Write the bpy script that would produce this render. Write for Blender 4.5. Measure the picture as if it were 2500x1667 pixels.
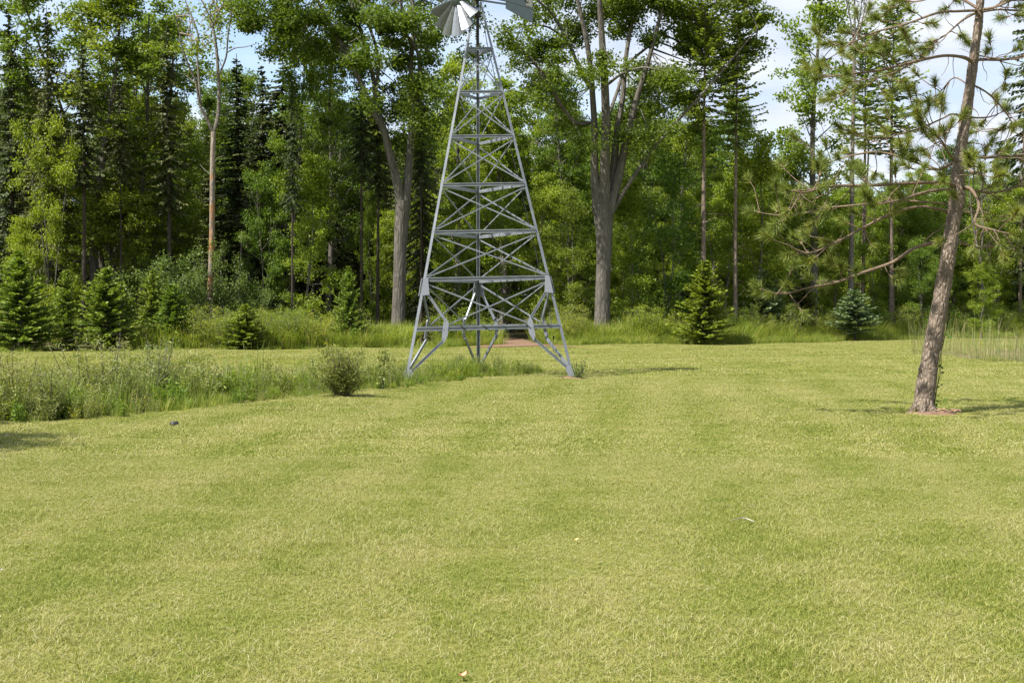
import bpy, math, random
import numpy as np
from mathutils import Vector, Matrix, Quaternion

for _o in list(bpy.data.objects):
    bpy.data.objects.remove(_o)
scene = bpy.context.scene
C = scene.collection

# ------------------------------------------------------------------ camera, sky, sun, exposure
FPX, CX, CY, HOR = 3191.0, 1250.0, 833.5, 750.0     # focal length and centre in photo pixels
EYE = 1.6
PITCH = math.atan((CY - HOR) / FPX)
cam_d = bpy.data.cameras.new('camera')
cam_d.sensor_width = 36.0
cam_d.lens = 36.0 * FPX / 2500.0
cam_d.clip_start = 0.1
cam_d.clip_end = 2000.0
cam = bpy.data.objects.new('camera', cam_d)
C.objects.link(cam)
cam.location = (0, 0, EYE)
cam.rotation_euler = (math.pi / 2 - PITCH, 0, 0)
scene.camera = cam

SUN_EL, SUN_AZ = math.radians(54), math.atan2(-0.84, -0.54)   # azimuth measured from +Y towards +X
sun_vec = Vector((math.sin(SUN_AZ) * math.cos(SUN_EL), math.cos(SUN_AZ) * math.cos(SUN_EL), math.sin(SUN_EL)))
sun_d = bpy.data.lights.new('sun', 'SUN')
sun_d.energy = 5.0
sun_d.angle = math.radians(0.53)
sun_d.color = (1.0, 0.955, 0.87)
sun = bpy.data.objects.new('sun', sun_d)
C.objects.link(sun)
sun.rotation_euler = sun_vec.to_track_quat('Z', 'Y').to_euler()
sun.location = sun_vec * 80

world = bpy.data.worlds.new('World')
scene.world = world
world.use_nodes = True
wn, wl = world.node_tree.nodes, world.node_tree.links
wn.clear()
w_out = wn.new('ShaderNodeOutputWorld')
w_bg = wn.new('ShaderNodeBackground')
w_bg.inputs['Strength'].default_value = 0.11
sky = wn.new('ShaderNodeTexSky')
sky.sky_type = 'NISHITA'
sky.sun_disc = False
sky.sun_elevation = SUN_EL
sky.sun_rotation = SUN_AZ
sky.altitude = 200
sky.air_density = 1.0
sky.dust_density = 1.5
# layered cloud deck: project the view direction on a flat layer
tc = wn.new('ShaderNodeTexCoord')
sep = wn.new('ShaderNodeSeparateXYZ')
wl.new(tc.outputs['Generated'], sep.inputs[0])
def wmath(op, a, b=None):
    n = wn.new('ShaderNodeMath'); n.operation = op
    for i, v in enumerate((a, b)):
        if v is None: continue
        if isinstance(v, (int, float)): n.inputs[i].default_value = v
        else: wl.new(v, n.inputs[i])
    return n.outputs[0]
zz = wmath('ADD', wmath('MAXIMUM', sep.outputs['Z'], 0.0), 0.16)
cu = wmath('DIVIDE', sep.outputs['X'], zz)
cv = wmath('DIVIDE', sep.outputs['Y'], zz)
comb = wn.new('ShaderNodeCombineXYZ')
wl.new(cu, comb.inputs[0]); wl.new(cv, comb.inputs[1])
comb.inputs[2].default_value = 3.7
cn = wn.new('ShaderNodeTexNoise')
cn.inputs['Scale'].default_value = 1.15
cn.inputs['Detail'].default_value = 9
cn.inputs['Roughness'].default_value = 0.56
cn.inputs['Distortion'].default_value = 0.35
wl.new(comb.outputs[0], cn.inputs['Vector'])
cr = wn.new('ShaderNodeValToRGB')
cr.color_ramp.elements[0].position = 0.36; cr.color_ramp.elements[0].color = (0.10, 0.10, 0.10, 1)
cr.color_ramp.elements[1].position = 0.54; cr.color_ramp.elements[1].color = (1, 1, 1, 1)
wl.new(cn.outputs['Fac'], cr.inputs[0])
cn2 = wn.new('ShaderNodeTexNoise')
cn2.inputs['Scale'].default_value = 2.6; cn2.inputs['Detail'].default_value = 7
wl.new(comb.outputs[0], cn2.inputs['Vector'])
cc = wn.new('ShaderNodeValToRGB')
cc.color_ramp.elements[0].position = 0.35; cc.color_ramp.elements[0].color = (2.9, 3.35, 4.2, 1)
cc.color_ramp.elements[1].position = 0.65; cc.color_ramp.elements[1].color = (4.3, 4.42, 4.6, 1)
wl.new(cn2.outputs['Fac'], cc.inputs[0])
wm = wn.new('ShaderNodeMix'); wm.data_type = 'RGBA'
wl.new(cr.outputs[0], wm.inputs[0])
wl.new(sky.outputs[0], wm.inputs[6]); wl.new(cc.outputs[0], wm.inputs[7])
wl.new(wm.outputs[2], w_bg.inputs['Color'])
wl.new(w_bg.outputs[0], w_out.inputs['Surface'])

vs = scene.view_settings
vs.view_transform = 'Standard'
vs.look = 'None'
vs.exposure = 1.15
vs.gamma = 1.0
vs.use_curve_mapping = False
scene.cycles.use_denoising = True
scene.cycles.max_bounces = 8
scene.cycles.transparent_max_bounces = 8

# ------------------------------------------------------------------ helpers
rs = np.random.RandomState(7)

def at(px, py, d):
    """The point that the photo shows at pixel (px, py), d metres away along +Y."""
    u, v = px - CX, CY - py
    y = FPX * math.cos(PITCH) + v * math.sin(PITCH)
    z = v * math.cos(PITCH) - FPX * math.sin(PITCH)
    return np.array((u / y * d, d, EYE + z / y * d))

def norm(a):
    a = np.asarray(a, float)
    return a / (np.linalg.norm(a, axis=-1, keepdims=True) + 1e-9)

def sstep(a, b, x):
    t = np.clip((x - a) / (b - a), 0, 1)
    return t * t * (3 - 2 * t)

class MB:
    """Collects faces and links them as one mesh."""
    def __init__(s):
        s.v, s.n, s.loops, s.sizes, s.rnd, s.mat, s.sm = [], 0, [], [], [], [], []
    def faces(s, verts, idx, rnd=0.5, mat=0, smooth=False):
        verts = np.asarray(verts, float).reshape(-1, 3); idx = np.asarray(idx, int)
        m, k = idx.shape
        s.v.append(verts); s.loops.append((idx + s.n).ravel()); s.n += len(verts)
        s.sizes.append(np.full(m, k)); s.rnd.append(np.broadcast_to(np.asarray(rnd, float), (m,)))
        s.mat.append(np.full(m, mat)); s.sm.append(np.full(m, smooth))
    def quads(s, Q, rnd=0.5, mat=0):
        n = len(Q); s.faces(Q.reshape(-1, 3), np.arange(n * 4).reshape(n, 4), rnd, mat)
    def tris(s, T, rnd=0.5, mat=0):
        n = len(T); s.faces(T.reshape(-1, 3), np.arange(n * 3).reshape(n, 3), rnd, mat)
    def tube(s, pts, rad, sides=6, mat=0, rnd=0.5, cap=True, lump=0.0):
        pts = np.asarray(pts, float); n = len(pts)
        rad = np.broadcast_to(np.asarray(rad, float), (n,))
        tan = norm(np.gradient(pts, axis=0))
        u = np.cross(tan[0], (0.3, 0.9, 0.2)); u = u / (np.linalg.norm(u) + 1e-9)
        a = np.arange(sides) * 2 * math.pi / sides
        rings = []
        for i in range(n):
            u = u - tan[i] * np.dot(u, tan[i]); u = u / (np.linalg.norm(u) + 1e-9)
            w = np.cross(tan[i], u)
            r = rad[i] * (1 + lump * (np.sin(a * 2 + i * .35 + 1) * .5 + np.sin(a * 3 - i * .21) * .5))
            rings.append(pts[i] + r[:, None] * (np.cos(a)[:, None] * u + np.sin(a)[:, None] * w))
        V = np.concatenate(rings)
        i0 = (np.arange(n - 1)[:, None] * sides + np.arange(sides)[None]).ravel()
        i1 = (np.arange(n - 1)[:, None] * sides + (np.arange(sides)[None] + 1) % sides).ravel()
        s.faces(V, np.stack([i0, i1, i1 + sides, i0 + sides], 1), rnd, mat, True)
        if cap:
            s.faces(rings[0], np.arange(sides)[None, ::-1], rnd, mat)
            s.faces(rings[-1], np.arange(sides)[None], rnd, mat)
    def prism(s, p0, p1, prof, out, rnd=0.5, mat=0, prof1=None):
        """Extrude a closed outline (out, side) from p0 to p1."""
        p0, p1 = np.asarray(p0, float), np.asarray(p1, float)
        ax = norm(p1 - p0); u = np.asarray(out, float); u = norm(u - ax * np.dot(u, ax)); w = np.cross(ax, u)
        prof = np.asarray(prof, float); q = prof if prof1 is None else np.asarray(prof1, float)
        A = p0 + prof[:, :1] * u + prof[:, 1:] * w; B = p1 + q[:, :1] * u + q[:, 1:] * w
        n = len(prof); i = np.arange(n); j = (i + 1) % n
        s.faces(np.concatenate([A, B]), np.stack([i, j, j + n, i + n], 1), rnd, mat)
        s.faces(A, i[None, ::-1], rnd, mat); s.faces(B, i[None], rnd, mat)
    def plate(s, pts, nrm, th, rnd=0.5, mat=0):
        """A flat polygon with thickness."""
        A = np.asarray(pts, float); o = norm(nrm) * th / 2
        n = len(A); i = np.arange(n); j = (i + 1) % n
        s.faces(np.concatenate([A - o, A + o]), np.stack([i, j, j + n, i + n], 1), rnd, mat)
        s.faces(A - o, i[None, ::-1], rnd, mat); s.faces(A + o, i[None], rnd, mat)
    def box(s, c, size, rnd=0.5, mat=0, jit=0.0, rng=None):
        c = np.asarray(c, float); h = np.asarray(size, float) / 2
        P = np.array([(x, y, z) for x in (-1, 1) for y in (-1, 1) for z in (-1, 1)]) * h
        if jit: P = P + rng.normal(0, jit, P.shape)
        s.faces(P + c, np.array([(0, 1, 3, 2), (4, 6, 7, 5), (0, 4, 5, 1), (2, 3, 7, 6), (0, 2, 6, 4), (1, 5, 7, 3)]), rnd, mat)
    def mesh(s, name, mats):
        me = bpy.data.meshes.new(name)
        V = np.concatenate(s.v).astype(np.float32); L = np.concatenate(s.loops).astype(np.int32)
        S = np.concatenate(s.sizes).astype(np.int32)
        me.vertices.add(len(V)); me.vertices.foreach_set('co', V.ravel())
        me.loops.add(len(L)); me.loops.foreach_set('vertex_index', L)
        me.polygons.add(len(S))
        me.polygons.foreach_set('loop_start', np.concatenate([[0], np.cumsum(S)[:-1]]).astype(np.int32))
        me.polygons.foreach_set('material_index', np.concatenate(s.mat).astype(np.int32))
        me.polygons.foreach_set('use_smooth', np.concatenate(s.sm).astype(bool))
        at_ = me.attributes.new('rnd', 'FLOAT', 'FACE')
        at_.data.foreach_set('value', np.concatenate(s.rnd).astype(np.float32))
        for m in (mats if isinstance(mats, (list, tuple)) else [mats]):
            me.materials.append(m)
        me.update(calc_edges=True)
        return me

def link(name, me, parent=None, loc=None):
    o = bpy.data.objects.new(name, me); C.objects.link(o)
    if parent is not None: o.parent = parent
    if loc is not None: o.location = loc
    return o
def tag(o, label=None, cat=None, group=None, kind=None):
    if label: o['label'] = label
    if cat: o['category'] = cat
    if group: o['group'] = group
    if kind: o['kind'] = kind
    return o
def empty(name, loc, label, cat, group=None, rz=0.0, scale=None):
    o = bpy.data.objects.new(name, None); C.objects.link(o)
    o.location = [float(c) for c in loc]; o.rotation_euler = (0, 0, rz); o.empty_display_size = 0.3
    if scale is not None: o.scale = scale
    return tag(o, label, cat, group)

# ------------------------------------------------------------------ materials
def new_mat(name):
    m = bpy.data.materials.new(name); m.use_nodes = True
    nt = m.node_tree; nt.nodes.clear()
    out = nt.nodes.new('ShaderNodeOutputMaterial')
    return m, nt, out
def N(nt, t, **kw):
    n = nt.nodes.new(t)
    for k, v in kw.items():
        if k in n.inputs: n.inputs[k].default_value = v
        else: setattr(n, k, v)
    return n
def noise(nt, scale, detail=4, vec=None, rough=0.5, **kw):
    n = N(nt, 'ShaderNodeTexNoise', Scale=scale, Detail=detail, Roughness=rough)
    if vec is not None: nt.links.new(vec, n.inputs['Vector'])
    return n
def ramp(nt, fac, stops):
    r = nt.nodes.new('ShaderNodeValToRGB'); e = r.color_ramp.elements
    while len(e) < len(stops): e.new(0.5)
    for el, (p, c) in zip(e, stops):
        el.position = p; el.color = (c[0], c[1], c[2], 1) if len(c) == 3 else c
    nt.links.new(fac, r.inputs[0]); return r.outputs[0]
def mixc(nt, fac, a, b, mode='MIX'):
    m = nt.nodes.new('ShaderNodeMix'); m.data_type = 'RGBA'; m.blend_type = mode
    for i, v in ((0, fac), (6, a), (7, b)):
        if isinstance(v, (int, float)): m.inputs[i].default_value = v
        elif isinstance(v, tuple): m.inputs[i].default_value = (v[0], v[1], v[2], 1)
        else: nt.links.new(v, m.inputs[i])
    return m.outputs[2]
def fmath(nt, op, a, b=0.0, c=None):
    n = nt.nodes.new('ShaderNodeMath'); n.operation = op
    for i, v in enumerate((a, b, c)):
        if v is None: continue
        if isinstance(v, (int, float)): n.inputs[i].default_value = v
        else: nt.links.new(v, n.inputs[i])
    return n.outputs[0]
def attr(nt, name):
    n = nt.nodes.new('ShaderNodeAttribute'); n.attribute_name = name; return n.outputs['Fac']

def leaf_mat(name, stops, trans=0.35, rough=0.5, hue=0.06, tcol=(1.25, 1.3, 0.55), spec=0.35):
    """Thin leaves: colour by the leaf's own number, a shift from plant to plant, and light that passes through."""
    m, nt, out = new_mat(name)
    col = ramp(nt, attr(nt, 'rnd'), stops)
    oi = nt.nodes.new('ShaderNodeObjectInfo')
    hsv = nt.nodes.new('ShaderNodeHueSaturation')
    nt.links.new(fmath(nt, 'MULTIPLY_ADD', oi.outputs['Random'], hue, 0.5 - hue * 0.5), hsv.inputs['Hue'])
    nt.links.new(fmath(nt, 'MULTIPLY_ADD', oi.outputs['Random'], -0.25, 1.12), hsv.inputs['Value'])
    nt.links.new(col, hsv.inputs['Color'])
    b = N(nt, 'ShaderNodeBsdfPrincipled', Roughness=rough)
    b.inputs['Specular IOR Level'].default_value = spec
    nt.links.new(hsv.outputs[0], b.inputs['Base Color'])
    t = nt.nodes.new('ShaderNodeBsdfTranslucent')
    nt.links.new(mixc(nt, 1.0, hsv.outputs[0], tcol, 'MULTIPLY'), t.inputs['Color'])
    mx = nt.nodes.new('ShaderNodeMixShader'); mx.inputs[0].default_value = trans
    nt.links.new(b.outputs[0], mx.inputs[1]); nt.links.new(t.outputs[0], mx.inputs[2])
    nt.links.new(mx.outputs[0], out.inputs['Surface'])
    return m

def bark_mat(name, a, b, scale=3.0, stretch=0.22, bump=0.6, patch=None):
    m, nt, out = new_mat(name)
    tcn = nt.nodes.new('ShaderNodeTexCoord')
    mp = nt.nodes.new('ShaderNodeMapping'); mp.inputs['Scale'].default_value = (1, 1, stretch)
    nt.links.new(tcn.outputs['Object'], mp.inputs['Vector'])
    n1 = noise(nt, scale * 4, 6, mp.outputs[0], 0.65)
    n2 = noise(nt, scale * 0.5, 3, tcn.outputs['Object'])
    vor = N(nt, 'ShaderNodeTexVoronoi', Scale=scale * 5); vor.feature = 'DISTANCE_TO_EDGE'
    nt.links.new(mp.outputs[0], vor.inputs['Vector'])
    col = ramp(nt, n1.outputs['Fac'], [(0.3, a), (0.7, b)])
    col = mixc(nt, ramp(nt, vor.outputs['Distance'], [(0.0, (0.6, 0.6, 0.6)), (0.12, (0, 0, 0))]), col, tuple(c * 0.55 for c in a))
    if patch is not None:
        col = mixc(nt, ramp(nt, n2.outputs['Fac'], [(0.5, (0, 0, 0)), (0.58, (1, 1, 1))]), col, patch)
    else:
        col = mixc(nt, fmath(nt, 'MULTIPLY', n2.outputs['Fac'], 0.5), col, tuple(c * 1.25 for c in b))
    p = N(nt, 'ShaderNodeBsdfPrincipled', Roughness=0.9)
    p.inputs['Specular IOR Level'].default_value = 0.15
    nt.links.new(col, p.inputs['Base Color'])
    bp = N(nt, 'ShaderNodeBump', Strength=bump, Distance=0.05)
    nt.links.new(fmath(nt, 'ADD', n1.outputs['Fac'], fmath(nt, 'MULTIPLY', vor.outputs['Distance'], 1.5)), bp.inputs['Height'])
    nt.links.new(bp.outputs[0], p.inputs['Normal'])
    nt.links.new(p.outputs[0], out.inputs['Surface'])
    return m

def lawn_colour(nt):
    """Colour of the mown turf by place: green, yellow green and straw patches, with the sheen of mowing stripes painted in as faint bands."""
    geo = nt.nodes.new('ShaderNodeNewGeometry')
    mp = nt.nodes.new('ShaderNodeMapping'); mp.inputs['Scale'].default_value = (1, 1, 0.05)
    nt.links.new(geo.outputs['Position'], mp.inputs['Vector'])
    v = mp.outputs[0]
    n1 = noise(nt, 0.22, 4, v, 0.55); n2 = noise(nt, 1.1, 5, v, 0.6); n3 = noise(nt, 4.5, 4, v, 0.65)
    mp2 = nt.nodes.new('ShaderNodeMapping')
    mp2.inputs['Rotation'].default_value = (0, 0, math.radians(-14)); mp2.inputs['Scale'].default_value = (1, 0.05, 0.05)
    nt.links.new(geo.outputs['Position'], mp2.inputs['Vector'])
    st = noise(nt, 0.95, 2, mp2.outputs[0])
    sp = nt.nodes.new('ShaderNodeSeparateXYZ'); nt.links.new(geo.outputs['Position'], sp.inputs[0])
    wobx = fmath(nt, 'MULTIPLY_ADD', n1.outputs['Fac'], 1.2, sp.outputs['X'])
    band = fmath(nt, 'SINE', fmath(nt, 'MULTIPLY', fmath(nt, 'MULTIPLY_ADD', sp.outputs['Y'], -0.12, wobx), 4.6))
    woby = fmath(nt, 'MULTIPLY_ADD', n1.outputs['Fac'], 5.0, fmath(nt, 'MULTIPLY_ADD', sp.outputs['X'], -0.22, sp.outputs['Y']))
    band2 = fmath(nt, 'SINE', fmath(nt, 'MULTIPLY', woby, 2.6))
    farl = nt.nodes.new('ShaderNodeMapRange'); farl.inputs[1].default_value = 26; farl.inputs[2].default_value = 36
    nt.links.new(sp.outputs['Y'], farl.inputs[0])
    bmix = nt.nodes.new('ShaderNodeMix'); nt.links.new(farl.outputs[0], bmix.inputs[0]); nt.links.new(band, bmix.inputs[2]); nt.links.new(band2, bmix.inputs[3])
    stripes = fmath(nt, 'MULTIPLY', bmix.outputs[0], 0.036)  # how bent blades catch the light in mown bands, put into the turf colour
    f = fmath(nt, 'ADD', fmath(nt, 'MULTIPLY', n1.outputs['Fac'], 0.30), fmath(nt, 'MULTIPLY', n2.outputs['Fac'], 0.34))
    f = fmath(nt, 'ADD', f, fmath(nt, 'MULTIPLY', n3.outputs['Fac'], 0.26))
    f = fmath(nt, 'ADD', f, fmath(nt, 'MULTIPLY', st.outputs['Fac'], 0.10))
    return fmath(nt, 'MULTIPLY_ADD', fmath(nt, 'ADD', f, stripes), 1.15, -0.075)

def grass_mat(name, stops, straw, straw_from=0.95, trans=0.3):
    m, nt, out = new_mat(name)
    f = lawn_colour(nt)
    r = attr(nt, 'rnd')
    g = fmath(nt, 'ADD', f, fmath(nt, 'MULTIPLY_ADD', r, 0.40, -0.20))
    col = ramp(nt, g, stops)
    isstraw = fmath(nt, 'GREATER_THAN', fmath(nt, 'ADD', r, fmath(nt, 'MULTIPLY_ADD', f, 1.1, -0.55)), straw_from)
    col = mixc(nt, isstraw, col, straw)
    b = N(nt, 'ShaderNodeBsdfPrincipled', Roughness=0.5)
    b.inputs['Specular IOR Level'].default_value = 0.28
    nt.links.new(col, b.inputs['Base Color'])
    t = nt.nodes.new('ShaderNodeBsdfTranslucent')
    nt.links.new(mixc(nt, 1.0, col, (1.2, 1.25, 0.7), 'MULTIPLY'), t.inputs['Color'])
    mx = nt.nodes.new('ShaderNodeMixShader'); mx.inputs[0].default_value = trans
    nt.links.new(b.outputs[0], mx.inputs[1]); nt.links.new(t.outputs[0], mx.inputs[2])
    nt.links.new(mx.outputs[0], out.inputs['Surface'])
    return m

LAWN_STOPS = [(0.20, (0.078, 0.130, 0.014)), (0.40, (0.178, 0.213, 0.031)), (0.55, (0.264, 0.270, 0.066)), (0.78, (0.360, 0.310, 0.145))]

def simple_mat(name, col, rough=0.6, metal=0.0, var=0.15, scale=8.0, spec=0.4, bump=0.0):
    m, nt, out = new_mat(name)
    tcn = nt.nodes.new('ShaderNodeTexCoord')
    n = noise(nt, scale, 5, tcn.outputs['Object'], 0.6)
    c = ramp(nt, n.outputs['Fac'], [(0.3, tuple(x * (1 - var) for x in col)), (0.7, tuple(min(1, x * (1 + var)) for x in col))])
    p = N(nt, 'ShaderNodeBsdfPrincipled', Roughness=rough, Metallic=metal)
    p.inputs['Specular IOR Level'].default_value = spec
    nt.links.new(c, p.inputs['Base Color'])
    if bump:
        bp = N(nt, 'ShaderNodeBump', Strength=bump, Distance=0.02)
        nt.links.new(n.outputs['Fac'], bp.inputs['Height']); nt.links.new(bp.outputs[0], p.inputs['Normal'])
    nt.links.new(p.outputs[0], out.inputs['Surface'])
    return m

M = {}
M['maple'] = leaf_mat('maple_leaf', [(0, (0.075, 0.120, 0.011)), (0.5, (0.130, 0.188, 0.019)), (1, (0.210, 0.260, 0.036))], 0.5, 0.5, 0.05)
M['maple_dark'] = leaf_mat('maple_leaf_dark', [(0, (0.055, 0.094, 0.010)), (0.5, (0.095, 0.145, 0.016)), (1, (0.155, 0.205, 0.027))], 0.5, 0.5, 0.03)
M['young_leaf'] = leaf_mat('young_leaf', [(0, (0.112, 0.165, 0.012)), (0.5, (0.182, 0.244, 0.020)), (1, (0.265, 0.325, 0.042))], 0.52, 0.5, 0.025)
M['spruce'] = leaf_mat('spruce_needles', [(0, (0.028, 0.044, 0.010)), (0.6, (0.055, 0.074, 0.015)), (1, (0.100, 0.116, 0.024))], 0.22, 0.6, 0.05)
M['young_spruce'] = leaf_mat('young_spruce_needles', [(0, (0.075, 0.122, 0.015)), (0.6, (0.140, 0.205, 0.026)), (1, (0.230, 0.285, 0.042))], 0.3, 0.55, 0.03)
M['lime_spruce'] = leaf_mat('lime_spruce_needles', [(0, (0.085, 0.125, 0.014)), (0.5, (0.150, 0.198, 0.020)), (1, (0.230, 0.275, 0.034))], 0.32, 0.55, 0.02)
M['blue_spruce'] = leaf_mat('blue_spruce_needles', [(0, (0.090, 0.135, 0.062)), (0.6, (0.160, 0.222, 0.110)), (1, (0.235, 0.295, 0.165))], 0.28, 0.6, 0.02)
M['poplar'] = leaf_mat('poplar_leaf', [(0, (0.070, 0.115, 0.022)), (0.5, (0.112, 0.165, 0.034)), (1, (0.165, 0.215, 0.055))], 0.35, 0.5, 0.03)
M['thicket'] = leaf_mat('thicket_leaf', [(0, (0.135, 0.180, 0.018)), (0.5, (0.220, 0.258, 0.034)), (1, (0.305, 0.325, 0.070))], 0.45, 0.55, 0.05)
M['olive'] = leaf_mat('olive_leaf', [(0, (0.090, 0.118, 0.018)), (0.6, (0.155, 0.182, 0.034)), (1, (0.255, 0.262, 0.070))], 0.25, 0.5, 0.02)
M['willow'] = leaf_mat('willow_leaf', [(0, (0.140, 0.175, 0.035)), (0.6, (0.225, 0.250, 0.065)), (1, (0.360, 0.365, 0.160))], 0.35, 0.5, 0.03)
M['weed'] = leaf_mat('weed_leaf', [(0, (0.100, 0.170, 0.012)), (0.6, (0.185, 0.250, 0.018)), (1, (0.290, 0.310, 0.030))], 0.42, 0.5, 0.04)
M['yellow_weed'] = leaf_mat('yellow_weed_leaf', [(0, (0.22, 0.25, 0.015)), (1, (0.38, 0.36, 0.03))], 0.4, 0.5, 0.01)
M['cattail'] = leaf_mat('cattail_blade', [(0, (0.105, 0.165, 0.022)), (0.7, (0.190, 0.245, 0.040)), (1, (0.340, 0.320, 0.110))], 0.4, 0.45, 0.03)
M['dry'] = leaf_mat('dry_stalk', [(0, (0.24, 0.18, 0.09)), (1, (0.44, 0.36, 0.20))], 0.2, 0.7, 0.02, (1, 1, 1))
M['reed'] = leaf_mat('reed_blade', [(0, (0.12, 0.17, 0.05)), (0.5, (0.22, 0.23, 0.085)), (1, (0.38, 0.32, 0.17))], 0.25, 0.55, 0.02)
M['meadow'] = leaf_mat('meadow_grass', [(0, (0.125, 0.200, 0.018)), (0.6, (0.225, 0.285, 0.036)), (0.85, (0.32, 0.330, 0.085)), (1, (0.42, 0.33, 0.16))], 0.38, 0.5, 0.04)
M['pine'] = leaf_mat('pine_needles', [(0, (0.088, 0.118, 0.020)), (0.6, (0.165, 0.198, 0.032)), (1, (0.265, 0.275, 0.060))], 0.25, 0.45, 0.03)
M['ivy'] = leaf_mat('ivy_leaf', [(0, (0.04, 0.09, 0.012)), (1, (0.09, 0.15, 0.02))], 0.35)
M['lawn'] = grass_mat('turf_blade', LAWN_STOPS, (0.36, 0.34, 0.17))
M['bark'] = bark_mat('maple_bark', (0.034, 0.030, 0.025), (0.152, 0.137, 0.116), 1.6, 0.20, 1.0)
M['bark_dark'] = bark_mat('dark_bark', (0.030, 0.024, 0.019), (0.085, 0.068, 0.053), 3.5, 0.25)
M['bark_pine'] = bark_mat('pine_bark', (0.080, 0.060, 0.045), (0.270, 0.214, 0.168), 4.0, 0.42, 1.0)
M['bark_branch'] = bark_mat('pine_branch_bark', (0.100, 0.068, 0.045), (0.250, 0.185, 0.130), 9.0, 0.8, 0.6)
M['bark_pale'] = bark_mat('peeled_bark', (0.150, 0.120, 0.095), (0.330, 0.280, 0.225), 1.6, 0.3, 0.6, (0.30, 0.16, 0.075))
M['bark_grey'] = bark_mat('grey_bark', (0.075, 0.068, 0.056), (0.170, 0.152, 0.125), 3.0, 0.3)
M['soil'] = simple_mat('bare_soil', (0.165, 0.105, 0.070), 0.95, 0, 0.3, 6.0, 0.1, 0.8)
M['stone'] = simple_mat('field_stone', (0.26, 0.22, 0.18), 0.9, 0, 0.3, 12.0, 0.2, 0.6)
M['zinc'] = simple_mat('galvanised_steel', (0.185, 0.200, 0.220), 0.45, 0.35, 0.22, 5.0, 0.5, 0.15)
M['zinc_bright'] = simple_mat('galvanised_sheet', (0.245, 0.262, 0.285), 0.36, 0.55, 0.06, 9.0, 0.5)
M['zinc_vane'] = simple_mat('weathered_sheet', (0.135, 0.160, 0.172), 0.5, 0.35, 0.08, 5.0, 0.5)
M['plate'] = simple_mat('gusset_steel', (0.21, 0.22, 0.245), 0.5, 0.3, 0.10, 30.0, 0.5)
M['iron'] = simple_mat('dark_iron', (0.035, 0.030, 0.028), 0.6, 0.3, 0.3, 20.0)
M['rubber'] = simple_mat('black_rubber', (0.018, 0.018, 0.018), 0.5)
M['rust_print'] = simple_mat('faded_print_patch', (0.42, 0.40, 0.35), 0.6, 0.1, 0.2, 25.0)
M['yellow_leaf'] = simple_mat('yellow_dead_leaf', (0.72, 0.56, 0.18), 0.6, 0, 0.2, 60.0)
M['pink_leaf'] = simple_mat('russet_dead_leaf', (0.62, 0.28, 0.16), 0.6, 0, 0.25, 60.0)
M['feather_w'] = simple_mat('white_vane', (0.40, 0.38, 0.36), 0.6)
M['feather_b'] = simple_mat('brown_vane', (0.06, 0.04, 0.03), 0.6)
M['chips'] = simple_mat('torn_wood', (0.26, 0.165, 0.11), 0.85, 0, 0.3, 20.0, 0.2, 0.5)

# ------------------------------------------------------------------ lie of the land
POND = np.array([(-34, 5), (-14, 9.5), (-9.6, 12.8), (-6.75, 17.0), (-3.9, 22.4), (-2.1, 26.2), (-.62, 28.5), (.7, 30.6), (.9, 33.0),
                 (-.2, 36.6), (-2.4, 40.4), (-6, 43), (-13, 44.6), (-34, 45.0)], float)
EDGE_X = np.array([-60, -34, -19.6, -4.2, 2.6, 10, 19, 27.8, 45]); EDGE_Y = np.array([47, 48.5, 50, 53.7, 55.5, 58, 64, 71, 82.0])

def poly_sd(x, y, P):
    """Signed distance to a polygon, positive inside."""
    x, y = np.asarray(x, float), np.asarray(y, float)
    d = np.full(x.shape, 1e9); ins = np.zeros(x.shape, bool)
    for i in range(len(P)):
        a, b = P[i], P[(i + 1) % len(P)]
        e = b - a; t = np.clip(((x - a[0]) * e[0] + (y - a[1]) * e[1]) / (e @ e), 0, 1)
        d = np.minimum(d, np.hypot(x - a[0] - t * e[0], y - a[1] - t * e[1]))
        cross = ((a[1] > y) != (b[1] > y)) & (x < (b[0] - a[0]) * (y - a[1]) / (b[1] - a[1] + 1e-12) + a[0])
        ins ^= cross
    return np.where(ins, d, -d)
def pond1(x, y): return poly_sd(x, y, POND)
def pond2(x, y):
    r = np.sqrt(((np.asarray(x) - 22.5) / 9.5) ** 2 + ((np.asarray(y) - 42.5) / 9.0) ** 2)
    return (1 - r) * 9.2
def edge_y(x): return np.interp(x, EDGE_X, EDGE_Y)
def ground(x, y):
    x, y = np.asarray(x, float), np.asarray(y, float)
    z = 0.035 * np.sin(x * .31 + 1.3) * np.sin(y * .23 + .4) + 0.02 * np.sin(x * .9 + y * .5)
    z = z * sstep(4, 10, y) - 0.10 * sstep(34, 46, y) * sstep(2, -8, x)
    z = z - 0.95 * sstep(0.0, 5.5, pond1(x, y)) - 0.80 * sstep(0.0, 4.0, pond2(x, y))
    z = z + 0.35 * sstep(0, 14, y - edge_y(x)) * sstep(0, 1, np.sin(x * .2) * .5 + .6)
    return z
def gz(x, y): return float(ground(np.array([x]), np.array([y]))[0])
WATER1, WATER2 = -0.55, -0.22

# ground sheet
def axis(lo, hi, step, far):
    fine = np.arange(lo, hi + 1e-6, step)
    out = [step]
    while sum(out) < far: out.append(out[-1] * 1.35)
    o = np.cumsum(out)
    return np.concatenate([(lo - o)[::-1], fine, hi + o])
xs, ys = axis(-24, 32, 0.4, 420), axis(2, 70, 0.4, 520)
X, Y = np.meshgrid(xs, ys)
Z = ground(X, Y)
nx, ny = len(xs), len(ys)
gm = MB()
ii = (np.arange(ny - 1)[:, None] * nx + np.arange(nx - 1)[None]).ravel()
gm.faces(np.stack([X.ravel(), Y.ravel(), Z.ravel()], 1), np.stack([ii, ii + 1, ii + nx + 1, ii + nx], 1), 0.5, 0, True)

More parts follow.
